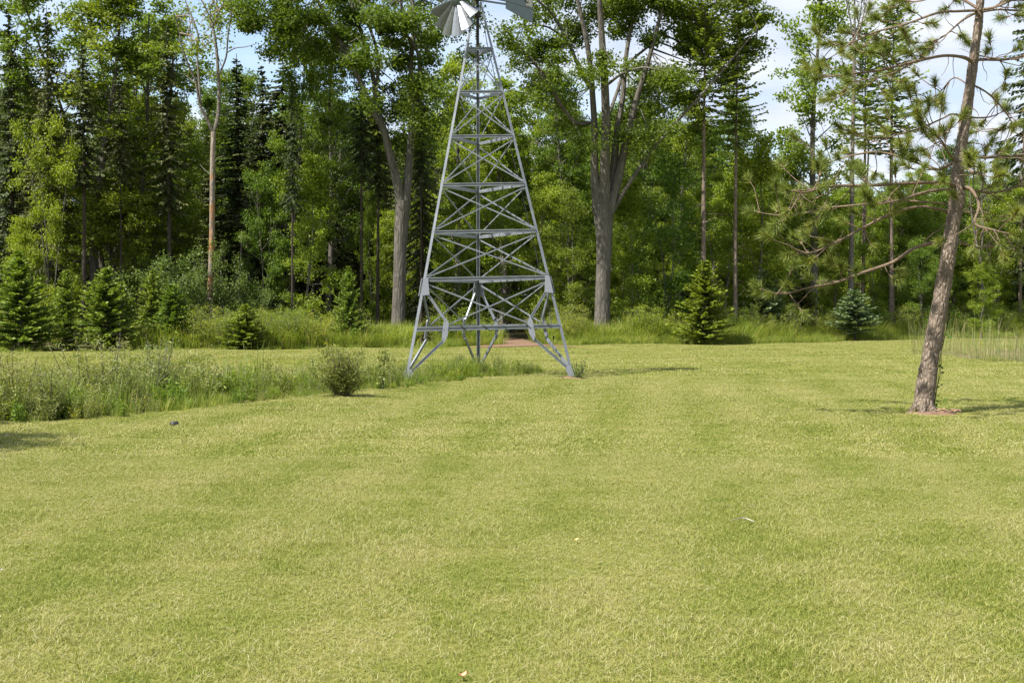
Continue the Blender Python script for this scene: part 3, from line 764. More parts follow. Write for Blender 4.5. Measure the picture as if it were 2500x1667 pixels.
# ------------------------------------------------------------------ the woods, tree by tree
GW = 'trees of the woods behind the lawn'
WOODS = [
    # name, kind, px, depth, top, width, label
    ('spruce_tree', KS[1], 22, 61, 22, 1.0, 'tall dark spruce, the leftmost tree of the woods'),
    ('spruce_tree', KS[0], 112, 60, 12, .95, 'dark narrow spruce with pointed top just left of the tall light green maple'),
    ('spruce_tree', KT[0], 200, 58.2, 90, .9, 'dark conifer with bare trunk standing in front of the tall light green maple'),
    ('maple_tree', KB[0], 222, 61.5, -30, 1.15, 'tall light green maple rising above the left group of young spruces'),
    ('maple_tree', KB[1], 322, 63, 2, 1.15, 'tall airy maple between the light green maple and the peeling fork tree'),
    ('spruce_tree', KS[3], 408, 60.5, 55, .85, 'thin conifer with bare grey lower trunk and dead twigs left of the peeling fork tree'),
    ('spruce_tree', KS[0], 578, 69, 132, 1.4, 'dark spruce with pointed tip just right of the peeling fork tree'),
    ('spruce_tree', KS[1], 640, 66, 160, 1.3, 'dark drooping spruce in the middle of the left woods'),
    ('spruce_tree', KT[1], 690, 66, 140, 1.4, 'slim dark spruce behind the thin dark trunk left of the forked maple'),
    ('spruce_tree', KT[0], 116, 58.0, 150, .8, 'dark bare conifer trunk rising behind the gap between the first two young spruces'),
    ('spruce_tree', KT[1], 291, 60, 170, .7, 'dark conifer trunk right of the third young spruce'),
    ('spruce_tree', KT[1], 1028, 61, 200, .6, 'dark bare conifer trunk just right of the forked maple trunk'),
    ('spruce_tree', KT[0], 712, 59, 190, .5, 'thin dark conifer trunk standing at the front of the left woods'),
    ('maple_tree', KB[2], 712, 63, 105, .62, 'yellow green maple with thin dark trunk in the left woods'),
    ('maple_tree', KB[3], 800, 65, 90, .8, 'mid green maple whose crown touches the forked maple from the left'),
    ('spruce_tree', KT[1], 880, 61, 140, .8, 'dark spruce trunk immediately left of the forked maple trunk'),
    ('spruce_tree', KT[0], 921, 62, 130, .7, 'thin dark conifer trunk in the shade just behind the forked maple'),
    ('spruce_tree', KS[1], 1030, 64, 120, .85, 'dark drooping spruce between the forked maple and the windmill'),
    ('maple_tree', KB[2], 1120, 72, 150, .85, 'pale green maple whose crown fills the view through the windmill top'),
    ('maple_tree', KB[4], 1225, 70, 170, 1.1, 'sparse pale maple seen through the right side of the windmill'),
    ('maple_tree', KB[2], 1312, 74, 215, .8, 'bright green maple between the windmill and the many stemmed maple'),
    ('maple_tree', KB[0], 1395, 71, 160, .75, 'green maple just behind the left stems of the many stemmed maple'),
    ('maple_tree', KB[3], 1560, 69, 170, .8, 'dark green maple behind the right stems of the many stemmed maple'),
    ('maple_tree', KB[2], 1655, 72, 235, .85, 'yellow green maple left of the pair of tall thin pine trunks'),
    ('pine_tree', KP[0], 1722, 60.5, -70, .95, 'tall pine with thick bare trunk rising behind the lime green spruce'),
    ('pine_tree', KP[1], 1800, 61.5, -80, .8, 'tall pine with very thin straight trunk right of the lime green spruce'),
    ('maple_tree', KB[0], 1826, 73, 240, .75, 'rounded green maple with sky behind it right of the thin pine trunk'),
    ('maple_tree', KB[4], 1984, 66.5, -60, .95, 'narrow light green maple standing alone against the sky'),
    ('pine_tree', KP[1], 2182, 67.5, -40, 1.0, 'pine with pinkish bare trunk and dark crown beside the leaning pine'),
    ('pine_tree', KP[0], 2112, 72, 40, .9, 'pine with thin trunk behind the bare grey tree'),
    ('spruce_tree', KS[1], 2525, 75, -160, 1.0, 'drooping dark spruce at the right edge of the picture'),
    ('maple_tree', KB[3], 2330, 88, 345, .8, 'low rounded tree far back behind the leaning pine trunk'),
    ('maple_tree', KB[0], 2430, 84, 365, .75, 'low green tree far back at the right edge of the woods'),
    ('maple_tree', KB[1], 268, 66, 18, 1.1, 'maple half hidden between the two tall maples at left'),
    ('maple_tree', KB[0], 372, 66, 48, .95, 'maple crown behind the thin conifer with dead twigs'),
    ('spruce_tree', KS[2], 66, 65, 60, 1.2, 'dark spruce between the leftmost spruce and the pointed narrow one'),
    ('maple_tree', KB[3], 612, 73, 172, .9, 'dark green maple filling the gap between the two dark spruces right of the fork tree'),
    ('maple_tree', KB[0], 545, 75, 225, .8, 'maple crown far behind the upper branches of the peeling fork tree'),
    ('maple_sapling', KU[0], 62, 57.5, 545, .9, 'bright young maple behind the leftmost young spruce'),
    ('maple_sapling', KU[2], 128, 57, 300, .55, 'slim bright maple with upswept shoots in front of the dark left spruces'),
    ('maple_sapling', KU[1], 268, 61.5, 470, .7, 'young maple in front of the tall light green maple'),
    ('maple_sapling', KU[1], 335, 62, 520, .6, 'young maple left of the bare conifer with dead twigs'),
    ('maple_sapling', KU[1], 640, 62, 430, .6, 'young maple right of the peeling fork tree'),
    ('maple_sapling', KU[0], 752, 60.5, 400, .75, 'young maple between the thin dark trunk and the forked maple'),
    ('maple_sapling', KU[0], 905, 63, 480, .35, 'small lit maple squeezed against the left side of the forked maple trunk'),
    ('maple_sapling', KU[0], 1120, 64, 420, .7, 'young maple behind the left half of the windmill'),
    ('maple_sapling', KU[2], 1235, 62, 465, .8, 'bright yellow green maple behind the centre of the windmill'),
    ('maple_sapling', KU[0], 1320, 61, 440, .8, 'leafy young maple right behind the right windmill leg'),
    ('maple_sapling', KU[1], 1395, 60.5, 480, .7, 'young maple beside the left of the many stemmed maple trunk'),
    ('maple_sapling', KU[0], 1545, 61, 455, .8, 'young maple close on the right of the many stemmed maple trunk'),
    ('maple_sapling', KU[1], 1632, 62, 400, .8, 'leafy young maple left of the thick bare pine trunk'),
    ('maple_sapling', KU[2], 1762, 64, 420, .8, 'young maple between the two tall bare pine trunks'),
    ('maple_sapling', KU[0], 1858, 64, 350, .85, 'dense young maple right of the thin pine trunk'),
    ('maple_sapling', KU[1], 1935, 67, 380, .8, 'young maple below the narrow light green maple'),
    ('maple_sapling', KU[0], 2040, 67, 560, .9, 'low leafy maple between the narrow maple and the bare grey tree'),
    ('maple_sapling', KU[2], 2140, 68, 540, .9, 'low leafy maple behind the pinkish pine trunk'),
    ('maple_sapling', KU[1], 2245, 70, 520, .9, 'low leafy maple left of the leaning pine trunk'),
    ('maple_sapling', KU[0], 2395, 75, 560, .9, 'bushy young maple right of the leaning pine trunk'),
    ('maple_sapling', KU[2], 2485, 77, 540, .9, 'bushy young maple at the right edge behind the reeds'),
]
for nm, kd, px, d, yt, wf, lab in WOODS:
    put(nm, kd, px, d, yt, lab, 'pine' if nm == 'pine_tree' else 'spruce' if nm == 'spruce_tree' else 'maple', GW, wf)

GY = 'young evergreens along the edge of the woods'
for nm, kd, px, d, yt, wf, lab in [
    ('young_spruce', KY[0], 48, 51.3, 618, 1.2, 'large young spruce at the left edge of the lawn'),
    ('young_spruce', KY[1], 160, 53.5, 655, .8, 'thin young spruce, second from the left edge'),
    ('young_spruce', KY[2], 262, 52.0, 652, 1.1, 'broad bright young spruce, third from the left edge'),
    ('young_spruce', KY[0], 372, 55.5, 660, .8, 'young spruce standing behind the bright fourth spruce'),
    ('young_spruce', KY[1], 418, 53.2, 690, 1.35, 'bright young spruce, fourth from the left edge'),
    ('young_spruce', KY[2], 597, 52.6, 742, 1.45, 'small dark rounded spruce standing alone among yellow green scrub'),
    ('young_spruce', KY[0], 852, 55.0, 655, .72, 'dark young spruce with a long tip left of the forked maple'),
    ('young_spruce', KY[3], 1720, 57.0, 640, 1.15, 'lime green young spruce at the foot of the tall bare pine'),
    ('young_spruce', KY[1], 1608, 60, 690, .8, 'small spruce in the shade left of the lime green spruce'),
    ('young_spruce', KY[4], 2086, 61.6, 708, 1.4, 'bluish young spruce on a bare stem in the tall grass'),
    ('young_spruce', KY[4], 1868, 63, 660, 1.1, 'dark bluish spruce behind the tall grass right of the thin pine trunk'),
    ('young_spruce', KY[5], 1960, 64, 690, 1.2, 'dark low spruce behind the tall grass left of the bluish spruce'),
    ('young_spruce', KY[5], 1090, 58, 705, 1.5, 'dark low spruce in the shade behind the windmill legs'),
]:
    put(nm, kd, px, d, yt, lab, 'young spruce', GY, wf)
GP = 'blue green poplar thicket at the edge of the left woods'
for px, d, yt, wf, k_, lab in [(400, 57, 575, 1, 0, 'blue green poplar bush below the conifer with dead twigs'), (478, 58, 600, 1.1, 0, 'blue green poplar bush left of the peeling fork trunk'),
                               (560, 58, 580, .8, 1, 'upright blue green poplar bush right of the peeling fork trunk'), (625, 58.5, 650, .9, 0, 'low blue green poplar bush above the small dark spruce')]:
    put('poplar_bush', KPOP[k_], px, d, yt, lab, 'poplar', GP, wf, parts=('stem', 'crown'))

# ---- hand placed trees: limbs follow the photograph at the tree's own distance
def limb_pts(path, d, base, dd=0.0, n=4):
    """Photo waypoints (px, py) at depth d (+dd at the far end) as a smooth 3D line relative to base."""
    P = np.array([at(p[0], p[1], d + dd * i / max(1, len(path) - 1)) for i, p in enumerate(path)]) - base
    t = np.linspace(0, len(P) - 1, (len(P) - 1) * n + 1)
    out = []
    for q in t:                                               # Catmull-Rom
        i = min(int(q), len(P) - 2); f = q - i
        p0, p1, p2, p3 = P[max(i - 1, 0)], P[i], P[i + 1], P[min(i + 2, len(P) - 1)]
        out.append(.5 * ((2 * p1) + (-p0 + p2) * f + (2 * p0 - 5 * p1 + 4 * p2 - p3) * f * f + (-p0 + 3 * p1 - 3 * p2 + p3) * f ** 3))
    return np.array(out)
def taper(w, n): return np.interp(np.linspace(0, 1, n), np.linspace(0, 1, len(w)), w)

def big_tree(name, bx, by, d, trunk, limbs, masses, label, leaf_mat_, seed, per=2.0, leaf=(.11, .19), bark='bark', limb_bark=None, twigs=True, cat='maple'):
    r = np.random.RandomState(seed)
    b = at(bx, by, d); b[2] = gz(b[0], d)
    e = empty(name, b, label, cat, GW)
    px = d / FPX
    mb = MB(); p = limb_pts(trunk[0], d, b); p[0, 2] = -.2
    w = taper(trunk[1], len(p)) * px / 2; w[0] *= 1.18
    mb.tube(p, w, 12, lump=.09); link('trunk', mb.mesh('trunk', M[bark]), e)
    nodes = []
    for path, wd, dd in limbs:
        mb = MB(); p = limb_pts(path, d, b, dd); mb.tube(p, taper(wd, len(p)) * px / 2, 8, lump=.06)
        link('limb', mb.mesh('limb', M[limb_bark or bark]), e); nodes.append(p)
    nodes = np.concatenate(nodes)
    crown, tw = MB(), MB()
    for (mx, my, rx, ry, n, *dz) in masses:
        o = dz[0] if dz else r.uniform(-2.5, 2.5)
        c = at(mx, my, d + o) - b
        RX, RZ = rx * px, ry * px
        sub = max(5, int(RX * RZ * 5.5))
        cs = c + norm(r.normal(0, 1, (sub, 3))) * (r.rand(sub, 1) ** .55) * np.array((RX * 1.2, max(RX, 1.2) * 1.1, RZ * 1.25))
        for s_ in cs:
            j = np.argmin(np.linalg.norm(nodes - s_ - (0, 0, 1.0), axis=1) + (nodes[:, 2] > s_[2] + 1.5) * 2)
            if twigs and r.rand() < .75:
                mid = (nodes[j] + s_) / 2 + r.normal(0, .15, 3) + (0, 0, .2)
                L = np.linalg.norm(nodes[j] - s_)
                if L < 5: tw.tube(np.array([nodes[j], mid, s_]), [.018 + .008 * L, .02, .008], 4, cap=False)
            k_ = int(n / sub * per * 1.25 * r.uniform(.6, 1.4)); rad = r.uniform(.5, 1.1)
            crown.quads(leaf_quads(cluster(s_, rad, rad * .6, k_, r), leaf[0], leaf[1], r), np.clip(r.rand(k_) * .7 + .15 + r.normal(0, .12), 0, 1))
    if tw.n: link('twigs', tw.mesh('twigs', M[bark]), e)['kind'] = 'stuff'
    link('crown', crown.mesh('crown', M[leaf_mat_]), e)
    return e

big_tree('maple_tree', 973, 815, 59.5,
         ([(971, 840), (973, 770), (975, 690), (977, 600), (981, 530), (984, 490)], [38, 34, 32, 32, 34, 37]),
         [([(980, 505), (968, 440), (950, 370), (935, 312), (905, 262), (876, 190), (845, 130), (812, 70), (785, 20), (750, -50)], [26, 22, 20, 18, 15, 13, 12, 11, 9, 6], -1.5),
          ([(930, 300), (918, 250), (912, 200), (892, 110), (868, 40), (845, -40)], [14, 12, 11, 10, 9, 6], 1.5),
          ([(988, 505), (996, 430), (1003, 340), (1009, 250), (1003, 150), (1012, 60), (1000, -60)], [26, 22, 17, 15, 13, 11, 8], .5),
          ([(922, 280), (917, 220), (925, 150), (900, 60), (870, -10), (850, -60)], [10, 9, 8, 8, 7, 5], 2.0),
          ([(1005, 300), (1022, 220), (1020, 130), (985, 70), (980, -20)], [11, 10, 9, 8, 6], -1.0)],
         [(640, 40, 70, 45, 1500), (700, 95, 60, 35, 1100), (600, 20, 45, 25, 600), (760, 40, 70, 50, 1500), (800, 110, 45, 30, 600), (710, 130, 25, 30, 350), (690, 60, 40, 55, 700),
          (860, 90, 45, 25, 500), (900, 140, 45, 22, 450), (1010, 50, 75, 60, 1500), (1090, 110, 70, 40, 900), (990, 140, 60, 45, 900), (1050, 200, 70, 50, 1100), (985, 225, 45, 45, 700),
          (930, 40, 45, 50, 500), (1110, 30, 50, 50, 600), (960, 270, 40, 35, 500), (1015, 300, 50, 40, 600), (980, 350, 35, 30, 350), (900, 250, 25, 20, 160), (880, 0, 120, 60, 1800), (700, -40, 120, 45, 1500), (880, 170, 45, 40, 500), (950, 90, 50, 50, 700), (830, 40, 60, 45, 900), (1050, -60, 130, 70, 2000)],
         'big maple whose grey trunk forks into two heavy limbs left of the windmill', 'maple_dark', 201)

big_tree('maple_tree', 1472, 805, 59.5,
         ([(1470, 835), (1470, 770), (1471, 700), (1474, 620), (1474, 560), (1472, 500)], [42, 38, 37, 38, 41, 50]),
         [([(1462, 520), (1452, 430), (1452, 330), (1447, 240), (1440, 150), (1424, 60), (1400, -40)], [30, 20, 17, 15, 13, 11, 8], -1.2),
          ([(1474, 520), (1477, 400), (1479, 300), (1476, 200), (1470, 100), (1462, -30)], [34, 24, 22, 20, 16, 11], -2.0),
          ([(1482, 520), (1497, 420), (1506, 320), (1520, 240), (1527, 150), (1542, 60), (1565, -40)], [24, 19, 16, 14, 11, 9, 6], 1.0),
          ([(1486, 520), (1510, 430), (1532, 330), (1552, 250), (1577, 170), (1602, 80), (1630, -30)], [28, 22, 18, 15, 12, 9, 6], 0.0),
          ([(1500, 510), (1530, 458), (1590, 370), (1650, 300), (1722, 222), (1800, 130), (1850, 70)], [10, 9, 8, 7, 6, 4, 2], -1.0),
          ([(1446, 300), (1405, 300), (1372, 260), (1330, 190), (1292, 140), (1262, 110)], [8, 9, 8, 7, 5, 4], -1.5),
          ([(1440, 215), (1412, 160), (1385, 100), (1352, 40), (1310, 0)], [11, 9, 8, 6, 5], -2.5),
          ([(1385, 100), (1340, 68), (1300, 62), (1260, 70)], [6, 5, 4, 3], -2.5),
          ([(1480, 300), (1510, 215), (1530, 160), (1600, 100), (1660, 40)], [9, 8, 7, 6, 4], 2.0),
          ([(1486, 205), (1520, 180), (1570, 165), (1600, 170)], [7, 6, 5, 3], -2)],
         [(1290, 30, 60, 30, 700), (1270, 100, 45, 25, 450), (1340, 130, 70, 30, 800), (1390, 60, 60, 45, 900), (1310, 180, 45, 30, 450), (1260, 140, 30, 25, 250), (1480, 60, 60, 60, 1100),
          (1560, 30, 70, 60, 1300), (1650, 50, 80, 60, 1500), (1740, 60, 80, 50, 1300, 3.0), (1820, 40, 60, 40, 800, 3.0), (1700, 140, 90, 40, 1300, 3.0), (1790, 140, 60, 35, 700, 3.0), (1830, 110, 40, 25, 350, 3.0),
          (1620, 190, 80, 45, 1100), (1560, 260, 60, 50, 800), (1640, 260, 60, 45, 700), (1750, 200, 50, 22, 400, 3.0), (1560, 340, 50, 40, 450), (1430, 180, 35, 30, 300), (1350, 250, 50, 35, 450),
          (1300, 230, 40, 25, 300), (1480, 150, 40, 35, 400), (1610, 330, 50, 35, 400), (1450, 340, 30, 20, 150), (1500, 430, 18, 12, 90), (1390, 300, 35, 20, 200),
          (1400, -30, 140, 60, 2000), (1650, -40, 170, 60, 2400), (1820, 0, 60, 30, 500, 3.0), (1690, 330, 40, 25, 250)],
         'big maple with broad trunk splitting into a fan of upright stems right of windmill', 'maple_dark', 202)

# peeling, half dead fork tree
big_tree('maple_tree', 517, 690, 58.0,
         ([(514, 790), (514, 690), (517, 600), (518, 500), (519, 400), (521, 322)], [15, 14, 14, 13, 12, 12]),
         [([(521, 325), (505, 290), (488, 255), (478, 200), (462, 165), (446, 120), (436, 70), (428, 40)], [9, 8, 7, 6, 5, 4, 3, 2], -1),
          ([(490, 258), (486, 200), (482, 140), (484, 90), (470, 45), (455, 10), (450, -20)], [6, 5.5, 5, 5, 4, 3, 2], .6),
          ([(521, 325), (531, 290), (535, 240), (532, 170), (527, 110), (518, 60), (502, 20), (480, -20)], [10, 9.5, 9, 8, 7, 5, 4, 2], .3),
          ([(536, 180), (552, 140), (556, 95), (562, 50), (570, 10)], [5, 4.5, 4, 3, 2], -.8),
          ([(556, 128), (575, 118), (600, 115), (625, 108)], [3, 2.5, 2, 1], -1.5),
          ([(527, 112), (510, 90), (495, 75)], [3, 2, 1], .5), ([(519, 70), (530, 40), (545, 10), (550, -20)], [4, 3, 2.5, 1.5], -.5),
          ([(505, 30), (520, 5), (525, -25)], [3, 2, 1.2], .8), ([(540, 160), (530, 130), (520, 100)], [2.5, 2, 1], 1), ([(478, 205), (460, 190), (448, 180)], [2, 1.6, 1], 1),
          ([(536, 240), (548, 225), (560, 210)], [2.2, 1.6, 1], -1), ([(520, 400), (535, 385), (548, 380)], [2, 1.5, .8], -1), ([(518, 430), (500, 415), (488, 402)], [2, 1.5, .8], .7)],
         [(470, 130, 25, 25, 90), (500, 130, 20, 16, 70), (540, 60, 22, 30, 120), (525, 30, 20, 20, 70), (560, 20, 20, 18, 90), (470, 60, 18, 14, 30), (535, 100, 14, 18, 60)],
         'half dead tree with pale peeling orange bark forking into bare branches', 'maple', 203, leaf=(.12, .2), bark='bark_pale', limb_bark='bark_grey')

# bare grey tree right, plus two thin bare saplings at far right
def bare_tree(bx, by, d, stems, label, seed, ntw=60, tw=(.4, 1.6), bark='bark_grey'):
    r = np.random.RandomState(seed)
    b = at(bx, by, d); b[2] = gz(b[0], d); e = empty('bare_tree', b, label, 'bare tree', GW); px = d / FPX; twm = MB()
    for i, (path, wd) in enumerate(stems):
        mb = MB(); p = limb_pts(path, d, b, r.uniform(-1, 1) if i else 0)
        if i == 0: p[0, 2] = -.2
        mb.tube(p, taper(wd, len(p)) * px / 2, 7, lump=.05); link('trunk' if i == 0 else 'limb', mb.mesh('stem', M[bark]), e)
        for q in range(ntw // len(stems)):
            j = r.randint(len(p) // 2, len(p)); az = r.uniform(0, 6.28)
            c = curve(p[j], (math.cos(az) * .6, math.sin(az) * .6, r.uniform(.1, .9)), r.uniform(*tw), 4, .3, .3, r)
            twm.tube(c, np.linspace(.016, .004, 5), 3, cap=False)
            twm.tube(curve(c[2], norm(c[3] - c[1]) + r.normal(0, .5, 3), .4, 3, .2, .3, r), np.linspace(.007, .003, 4), 3, cap=False)
    link('twigs', twm.mesh('twigs', M[bark]), e)['kind'] = 'stuff'
bare_tree(2078, 700, 66, [([(2076, 780), (2078, 680), (2080, 520), (2081, 380), (2084, 250), (2086, 120), (2087, 40), (2084, -60)], [15, 14, 12, 10, 9, 7, 5, 3]),
                          ([(2086, 130), (2078, 60), (2066, 0), (2055, -40)], [5, 4, 3, 2]), ([(2085, 150), (2096, 90), (2110, 30), (2120, -30)], [5, 4, 3, 2]), ([(2086, 90), (2100, 40), (2105, -20)], [3, 2.5, 1.5])],
          'bare grey tree with upswept leafless branches between the narrow maple and the pines', 301, 70)
bare_tree(2105, 690, 68, [([(2104, 780), (2108, 640), (2112, 520), (2118, 420), (2122, 330)], [9, 8, 7, 5, 3])], 'dead pinkish snag close to the right of the bare grey tree', 302, 16, (.2, .7), 'bark_pine')
bare_tree(2395, 660, 73, [([(2400, 760), (2396, 660), (2380, 570), (2372, 520), (2366, 440)], [7, 6, 5, 4, 2]), ([(2394, 640), (2400, 560), (2396, 480), (2400, 410)], [5, 4, 3, 2]), ([(2380, 570), (2400, 530), (2412, 480)], [3, 2, 1])],
          'thin bare sapling forking low behind the leaning pine', 303, 50, (.4, 1.3))
bare_tree(2492, 640, 74, [([(2490, 760), (2492, 640), (2494, 520), (2496, 420), (2500, 330)], [9, 8, 7, 5, 3])], 'thin grey trunk with dead twigs at the right edge above the reeds', 304, 40, (.3, 1.2), 'bark_pine')

# ------------------------------------------------------------------ deep woods and undergrowth (masses)
allk = KB + KU + KS
protos = [m for kd in allk for m in (kd[0], kd[1])]
P_, R_, S_, I_ = [], [], [], []
r = np.random.RandomState(5)
def add_inst(ki, x, y, h, wf, rz):
    for q in (0, 1):
        P_.append((x, y, gz(x, y))); R_.append((0, 0, rz)); s = h / allk[ki][2]; S_.append((s * wf, s * wf, s)); I_.append(ki * 2 + q)
for i in range(330):
    y = r.uniform(72, 118); x = r.uniform(-.46 * y - 4, .46 * y + 4)
    pxp = CX + x / y * FPX
    top = np.interp(pxp, [-400, 0, 150, 330, 420, 600, 700, 860, 1000, 1250, 1500, 1760, 1850, 1960, 2300, 2500, 2900], [60, 90, 110, 120, 260, 190, 190, 170, 230, 280, 260, 300, 400, 440, 420, 410, 380])
    h = min(17.5, 1.6 + (HOR - top) / FPX * y) * r.uniform(.72, 1.0)
    if pxp < 1000: ki = r.choice([0, 1, 3, 8, 9, 10, 11], p=[.08, .08, .12, .20, .20, .18, .14])
    else: ki = r.choice([0, 1, 2, 3, 4, 8, 9], p=[.22, .16, .22, .16, .14, .05, .05])
    if h < 9 and r.rand() < .7: ki = 5 + r.randint(0, 3)
    add_inst(ki, x, y, h, r.uniform(.75, 1.1), r.uniform(0, 6.28))
for i in range(190):                                            # low screen at the far side
    y = r.uniform(108, 126); x = r.uniform(-.46 * y - 4, .46 * y + 4)
    add_inst(5 + r.randint(0, 3), x, y, r.uniform(3, 7), r.uniform(1.1, 1.6), r.uniform(0, 6.28))
for i in range(170):                                            # leafy layer under the tall crowns
    y = r.uniform(66, 112); x = r.uniform(-.46 * y - 4, .46 * y + 4); pxp = CX + x / y * FPX
    if pxp < 950 and r.rand() < .75: continue
    add_inst(5 + r.randint(0, 3), x, y, r.uniform(3.5, 8.5) if pxp > 950 else r.uniform(2.5, 6), r.uniform(.8, 1.2), r.uniform(0, 6.28))
scatter('deep_woods', protos, P_, R_, S_, I_, 'mass of trees deep in the woods behind the front trunks', 'woods')

P_, R_, S_, I_ = [], [], [], []
allk = KH; protos = [m for kd in KH for m in (kd[0], kd[1])]
for i in range(420):
    x = r.uniform(-28, 34); off = abs(r.normal(0, 3.2)) + .9
    y = float(edge_y(x)) + off
    pxp = CX + x / y * FPX
    if abs(x - .4 + (y - 56) * .08) < 1.3: continue
    if (abs(pxp - 973) < 95 and y < 61.5) or (abs(pxp - 852) < 75 and y < 56) or (abs(pxp - 1472) < 50 and y < 61): continue
    thick = 1 if (430 < pxp < 965 or pxp > 2290) else .55
    if pxp < 430: off += 3.5; y += 3.5
    if r.rand() > thick + .15 or (pxp < 430 and r.rand() < .5): continue
    h = (r.uniform(.8, 1.7) if pxp < 965 else r.uniform(1.0, 2.1)) if thick == 1 else r.uniform(.7, 1.7)
    ki = r.choice([0, 1, 2, 3], p=[.4, .3, .12, .18] if 430 < pxp < 965 else [.2, .2, .2, .4])
    add_inst(ki, x, y, h, r.uniform(.9, 1.4), r.uniform(0, 6.28))
scatter('undergrowth', protos, P_, R_, S_, I_, 'yellow green scrub and saplings along the foot of the woods', 'undergrowth')

# goldenrod-like growth between the spruces is drawn with the tall grass below
mg = [tuft(70, .45, .95, .016, .38, 60 + i, M['meadow'], .45) for i in range(4)] + [tuft(60, .25, .55, .018, .4, 66 + i, M['meadow'], .5) for i in range(3)]
gx = rs.uniform(-32, 36, 5200)
far = rs.rand(5200) ** 1.6 * np.where(gx > 1, 4.5, 2.6)
gy = edge_y(gx) + far - .35 + .3 * np.sin(gx * 2.1) + rs.normal(0, .2, 5200)
k = ~((np.abs(gx - .42 + np.maximum(gy - 56, 0) * .08) < np.where(gy < 54.5, 2.5, 1.05)))
gx, gy = gx[k], gy[k]
left = gx < -3
dn = .5 + .5 * np.sin(gx * 1.1 + 2) * np.sin(gx * .43) + .3 * np.sin(gx * 3.7)
k = (~left) | (rs.rand(len(gx)) < .28 * np.clip(dn, .15, 1.2)); gx, gy, left = gx[k], gy[k], left[k]
gi_ = np.where(left, 4 + rs.randint(0, 3, len(gx)), rs.randint(0, 5, len(gx)))
hx = rs.uniform(-15, -4.6, 900); hy = edge_y(hx) + rs.uniform(.8, 6.5, 900)
gx, gy, gi_ = np.concatenate([gx, hx]), np.concatenate([gy, hy]), np.concatenate([gi_, rs.randint(0, 4, 900)]); left = np.concatenate([left, np.zeros(900, bool)])
scatter('tall_grass', mg, np.stack([gx, gy, ground(gx, gy)], 1), np.stack([0 * gx, 0 * gx, rs.uniform(0, 6.28, len(gx))], 1), rs.uniform(.6, 1.2, len(gx)) * np.where(left, .62, 1) * np.interp(gy - edge_y(gx), [-.5, .3, 1.4], [.35, .6, 1.2]) * (1 + .25 * np.sin(gx * 1.9) * np.sin(gx * .7 + 1)), gi_,
        'tall unmown grass with pale seed heads between the lawn and the woods', 'tall grass')

# ------------------------------------------------------------------ pond edge plants
def stalks(n, hlo, hhi, w, rad, seed, mat, lean=.12):
    return tuft(n, hlo, hhi, w, rad, seed, mat, lean, 'stalks')
def leafy_stems(seed, n, H, leaf, per, mat, aspect, rad=.35, lean=.25, up=.4):
    r = np.random.RandomState(seed); mb = MB()
    for i in range(n):
        a = r.uniform(0, 6.28); q = rad * r.rand()
        p = curve((math.cos(a) * q, math.sin(a) * q, -.03), (math.cos(a) * lean * r.rand(), math.sin(a) * lean * r.rand(), 1), H * r.uniform(.55, 1.05), 6, 0, .12, r)
        mb.tube(p, np.linspace(.006, .002, 7), 3, 1, .5, False)
        f = r.uniform(.12, 1, per) * 6
        c = np.stack([np.interp(f, range(7), p[:, j]) for j in range(3)], 1) + r.normal(0, leaf[1] * .45, (per, 3))
        mb.quads(leaf_quads(c, leaf[0], leaf[1], r, up, aspect, .1), np.clip(r.rand(per) * .8 + .1 * r.normal(), 0, 1), 0)
    return mb.mesh('weeds', [M[mat], M['bark_grey']])
wp = ([leafy_stems(70 + i, 14, 1.25, (.07, .13), 55, 'willow', .26) for i in range(3)]                  # 0-2 willow shoots
      + [stalks(24, .8, 1.35, .016, .3, 74 + i, M['cattail'], .12) for i in range(3)]                      # 3-5 cattail blades
      + [stalks(12, .4, 1.0, .008, .3, 78 + i, M['dry'], .25) for i in range(2)]                           # 6-7 dead stalks
      + [leafy_stems(81 + i, 12, .85, (.07, .13), 34, 'weed', .45) for i in range(3)]                       # 8-10 green weeds
      + [tuft(70, .25, .6, .010, .25, 85 + i, M['meadow'], .55) for i in range(3)]                         # 11-13 long grass
      + [leafy_stems(89, 6, .9, (.06, .10), 22, 'yellow_weed', .4)])                                       # 14 yellow weed
n = 9500
wx, wy = rs.uniform(-13.5, 1.5, n), rs.uniform(9, 35, n)
sd = pond1(wx, wy)
k = (sd > .05) & (sd < 4.2) & (wy < 32.5) & (ground(wx, wy) > WATER1 - .25)
wx, wy, sd = wx[k], wy[k], sd[k]
u = rs.rand(len(wx)); nearw = wx < -5.6 + .8 * np.sin(wy * 2)
idx = np.where(nearw, np.select([u < .20, u < .42, u < .53, u < .76, u < .97], [rs.randint(0, 3, len(u)), rs.randint(3, 6, len(u)), rs.randint(6, 8, len(u)), rs.randint(8, 11, len(u)), rs.randint(11, 14, len(u))], 14),
               np.select([u < .06, u < .34, u < .46, u < .62], [rs.randint(0, 3, len(u)), rs.randint(3, 6, len(u)), rs.randint(6, 8, len(u)), rs.randint(8, 11, len(u))], rs.randint(11, 14, len(u))))
sc = rs.uniform(.7, 1.15, len(u)) * np.interp(sd, [0, .5, 1.5, 4.2], [.35, .62, .95, 1.0]) * np.interp(wx, [-14, -5, -3.5, -2, .5], [.95, .95, .86, .76, .6])
sc *= np.where((np.hypot(wx + 2.35, wy - 28.3) < 1.0), .55, 1)
sc *= np.where((sd < .35) & (idx < 8), .6, 1) * np.where(rs.rand(len(u)) < .12, 1.0, .76)
scatter('pond_weeds', wp, np.stack([wx, wy, ground(wx, wy)], 1), np.stack([0 * wx, 0 * wx, rs.uniform(0, 6.28, len(wx))], 1), sc, idx,
        'tangle of willow shoots, cattails, dead stalks and weeds along the near pond bank', 'weeds')
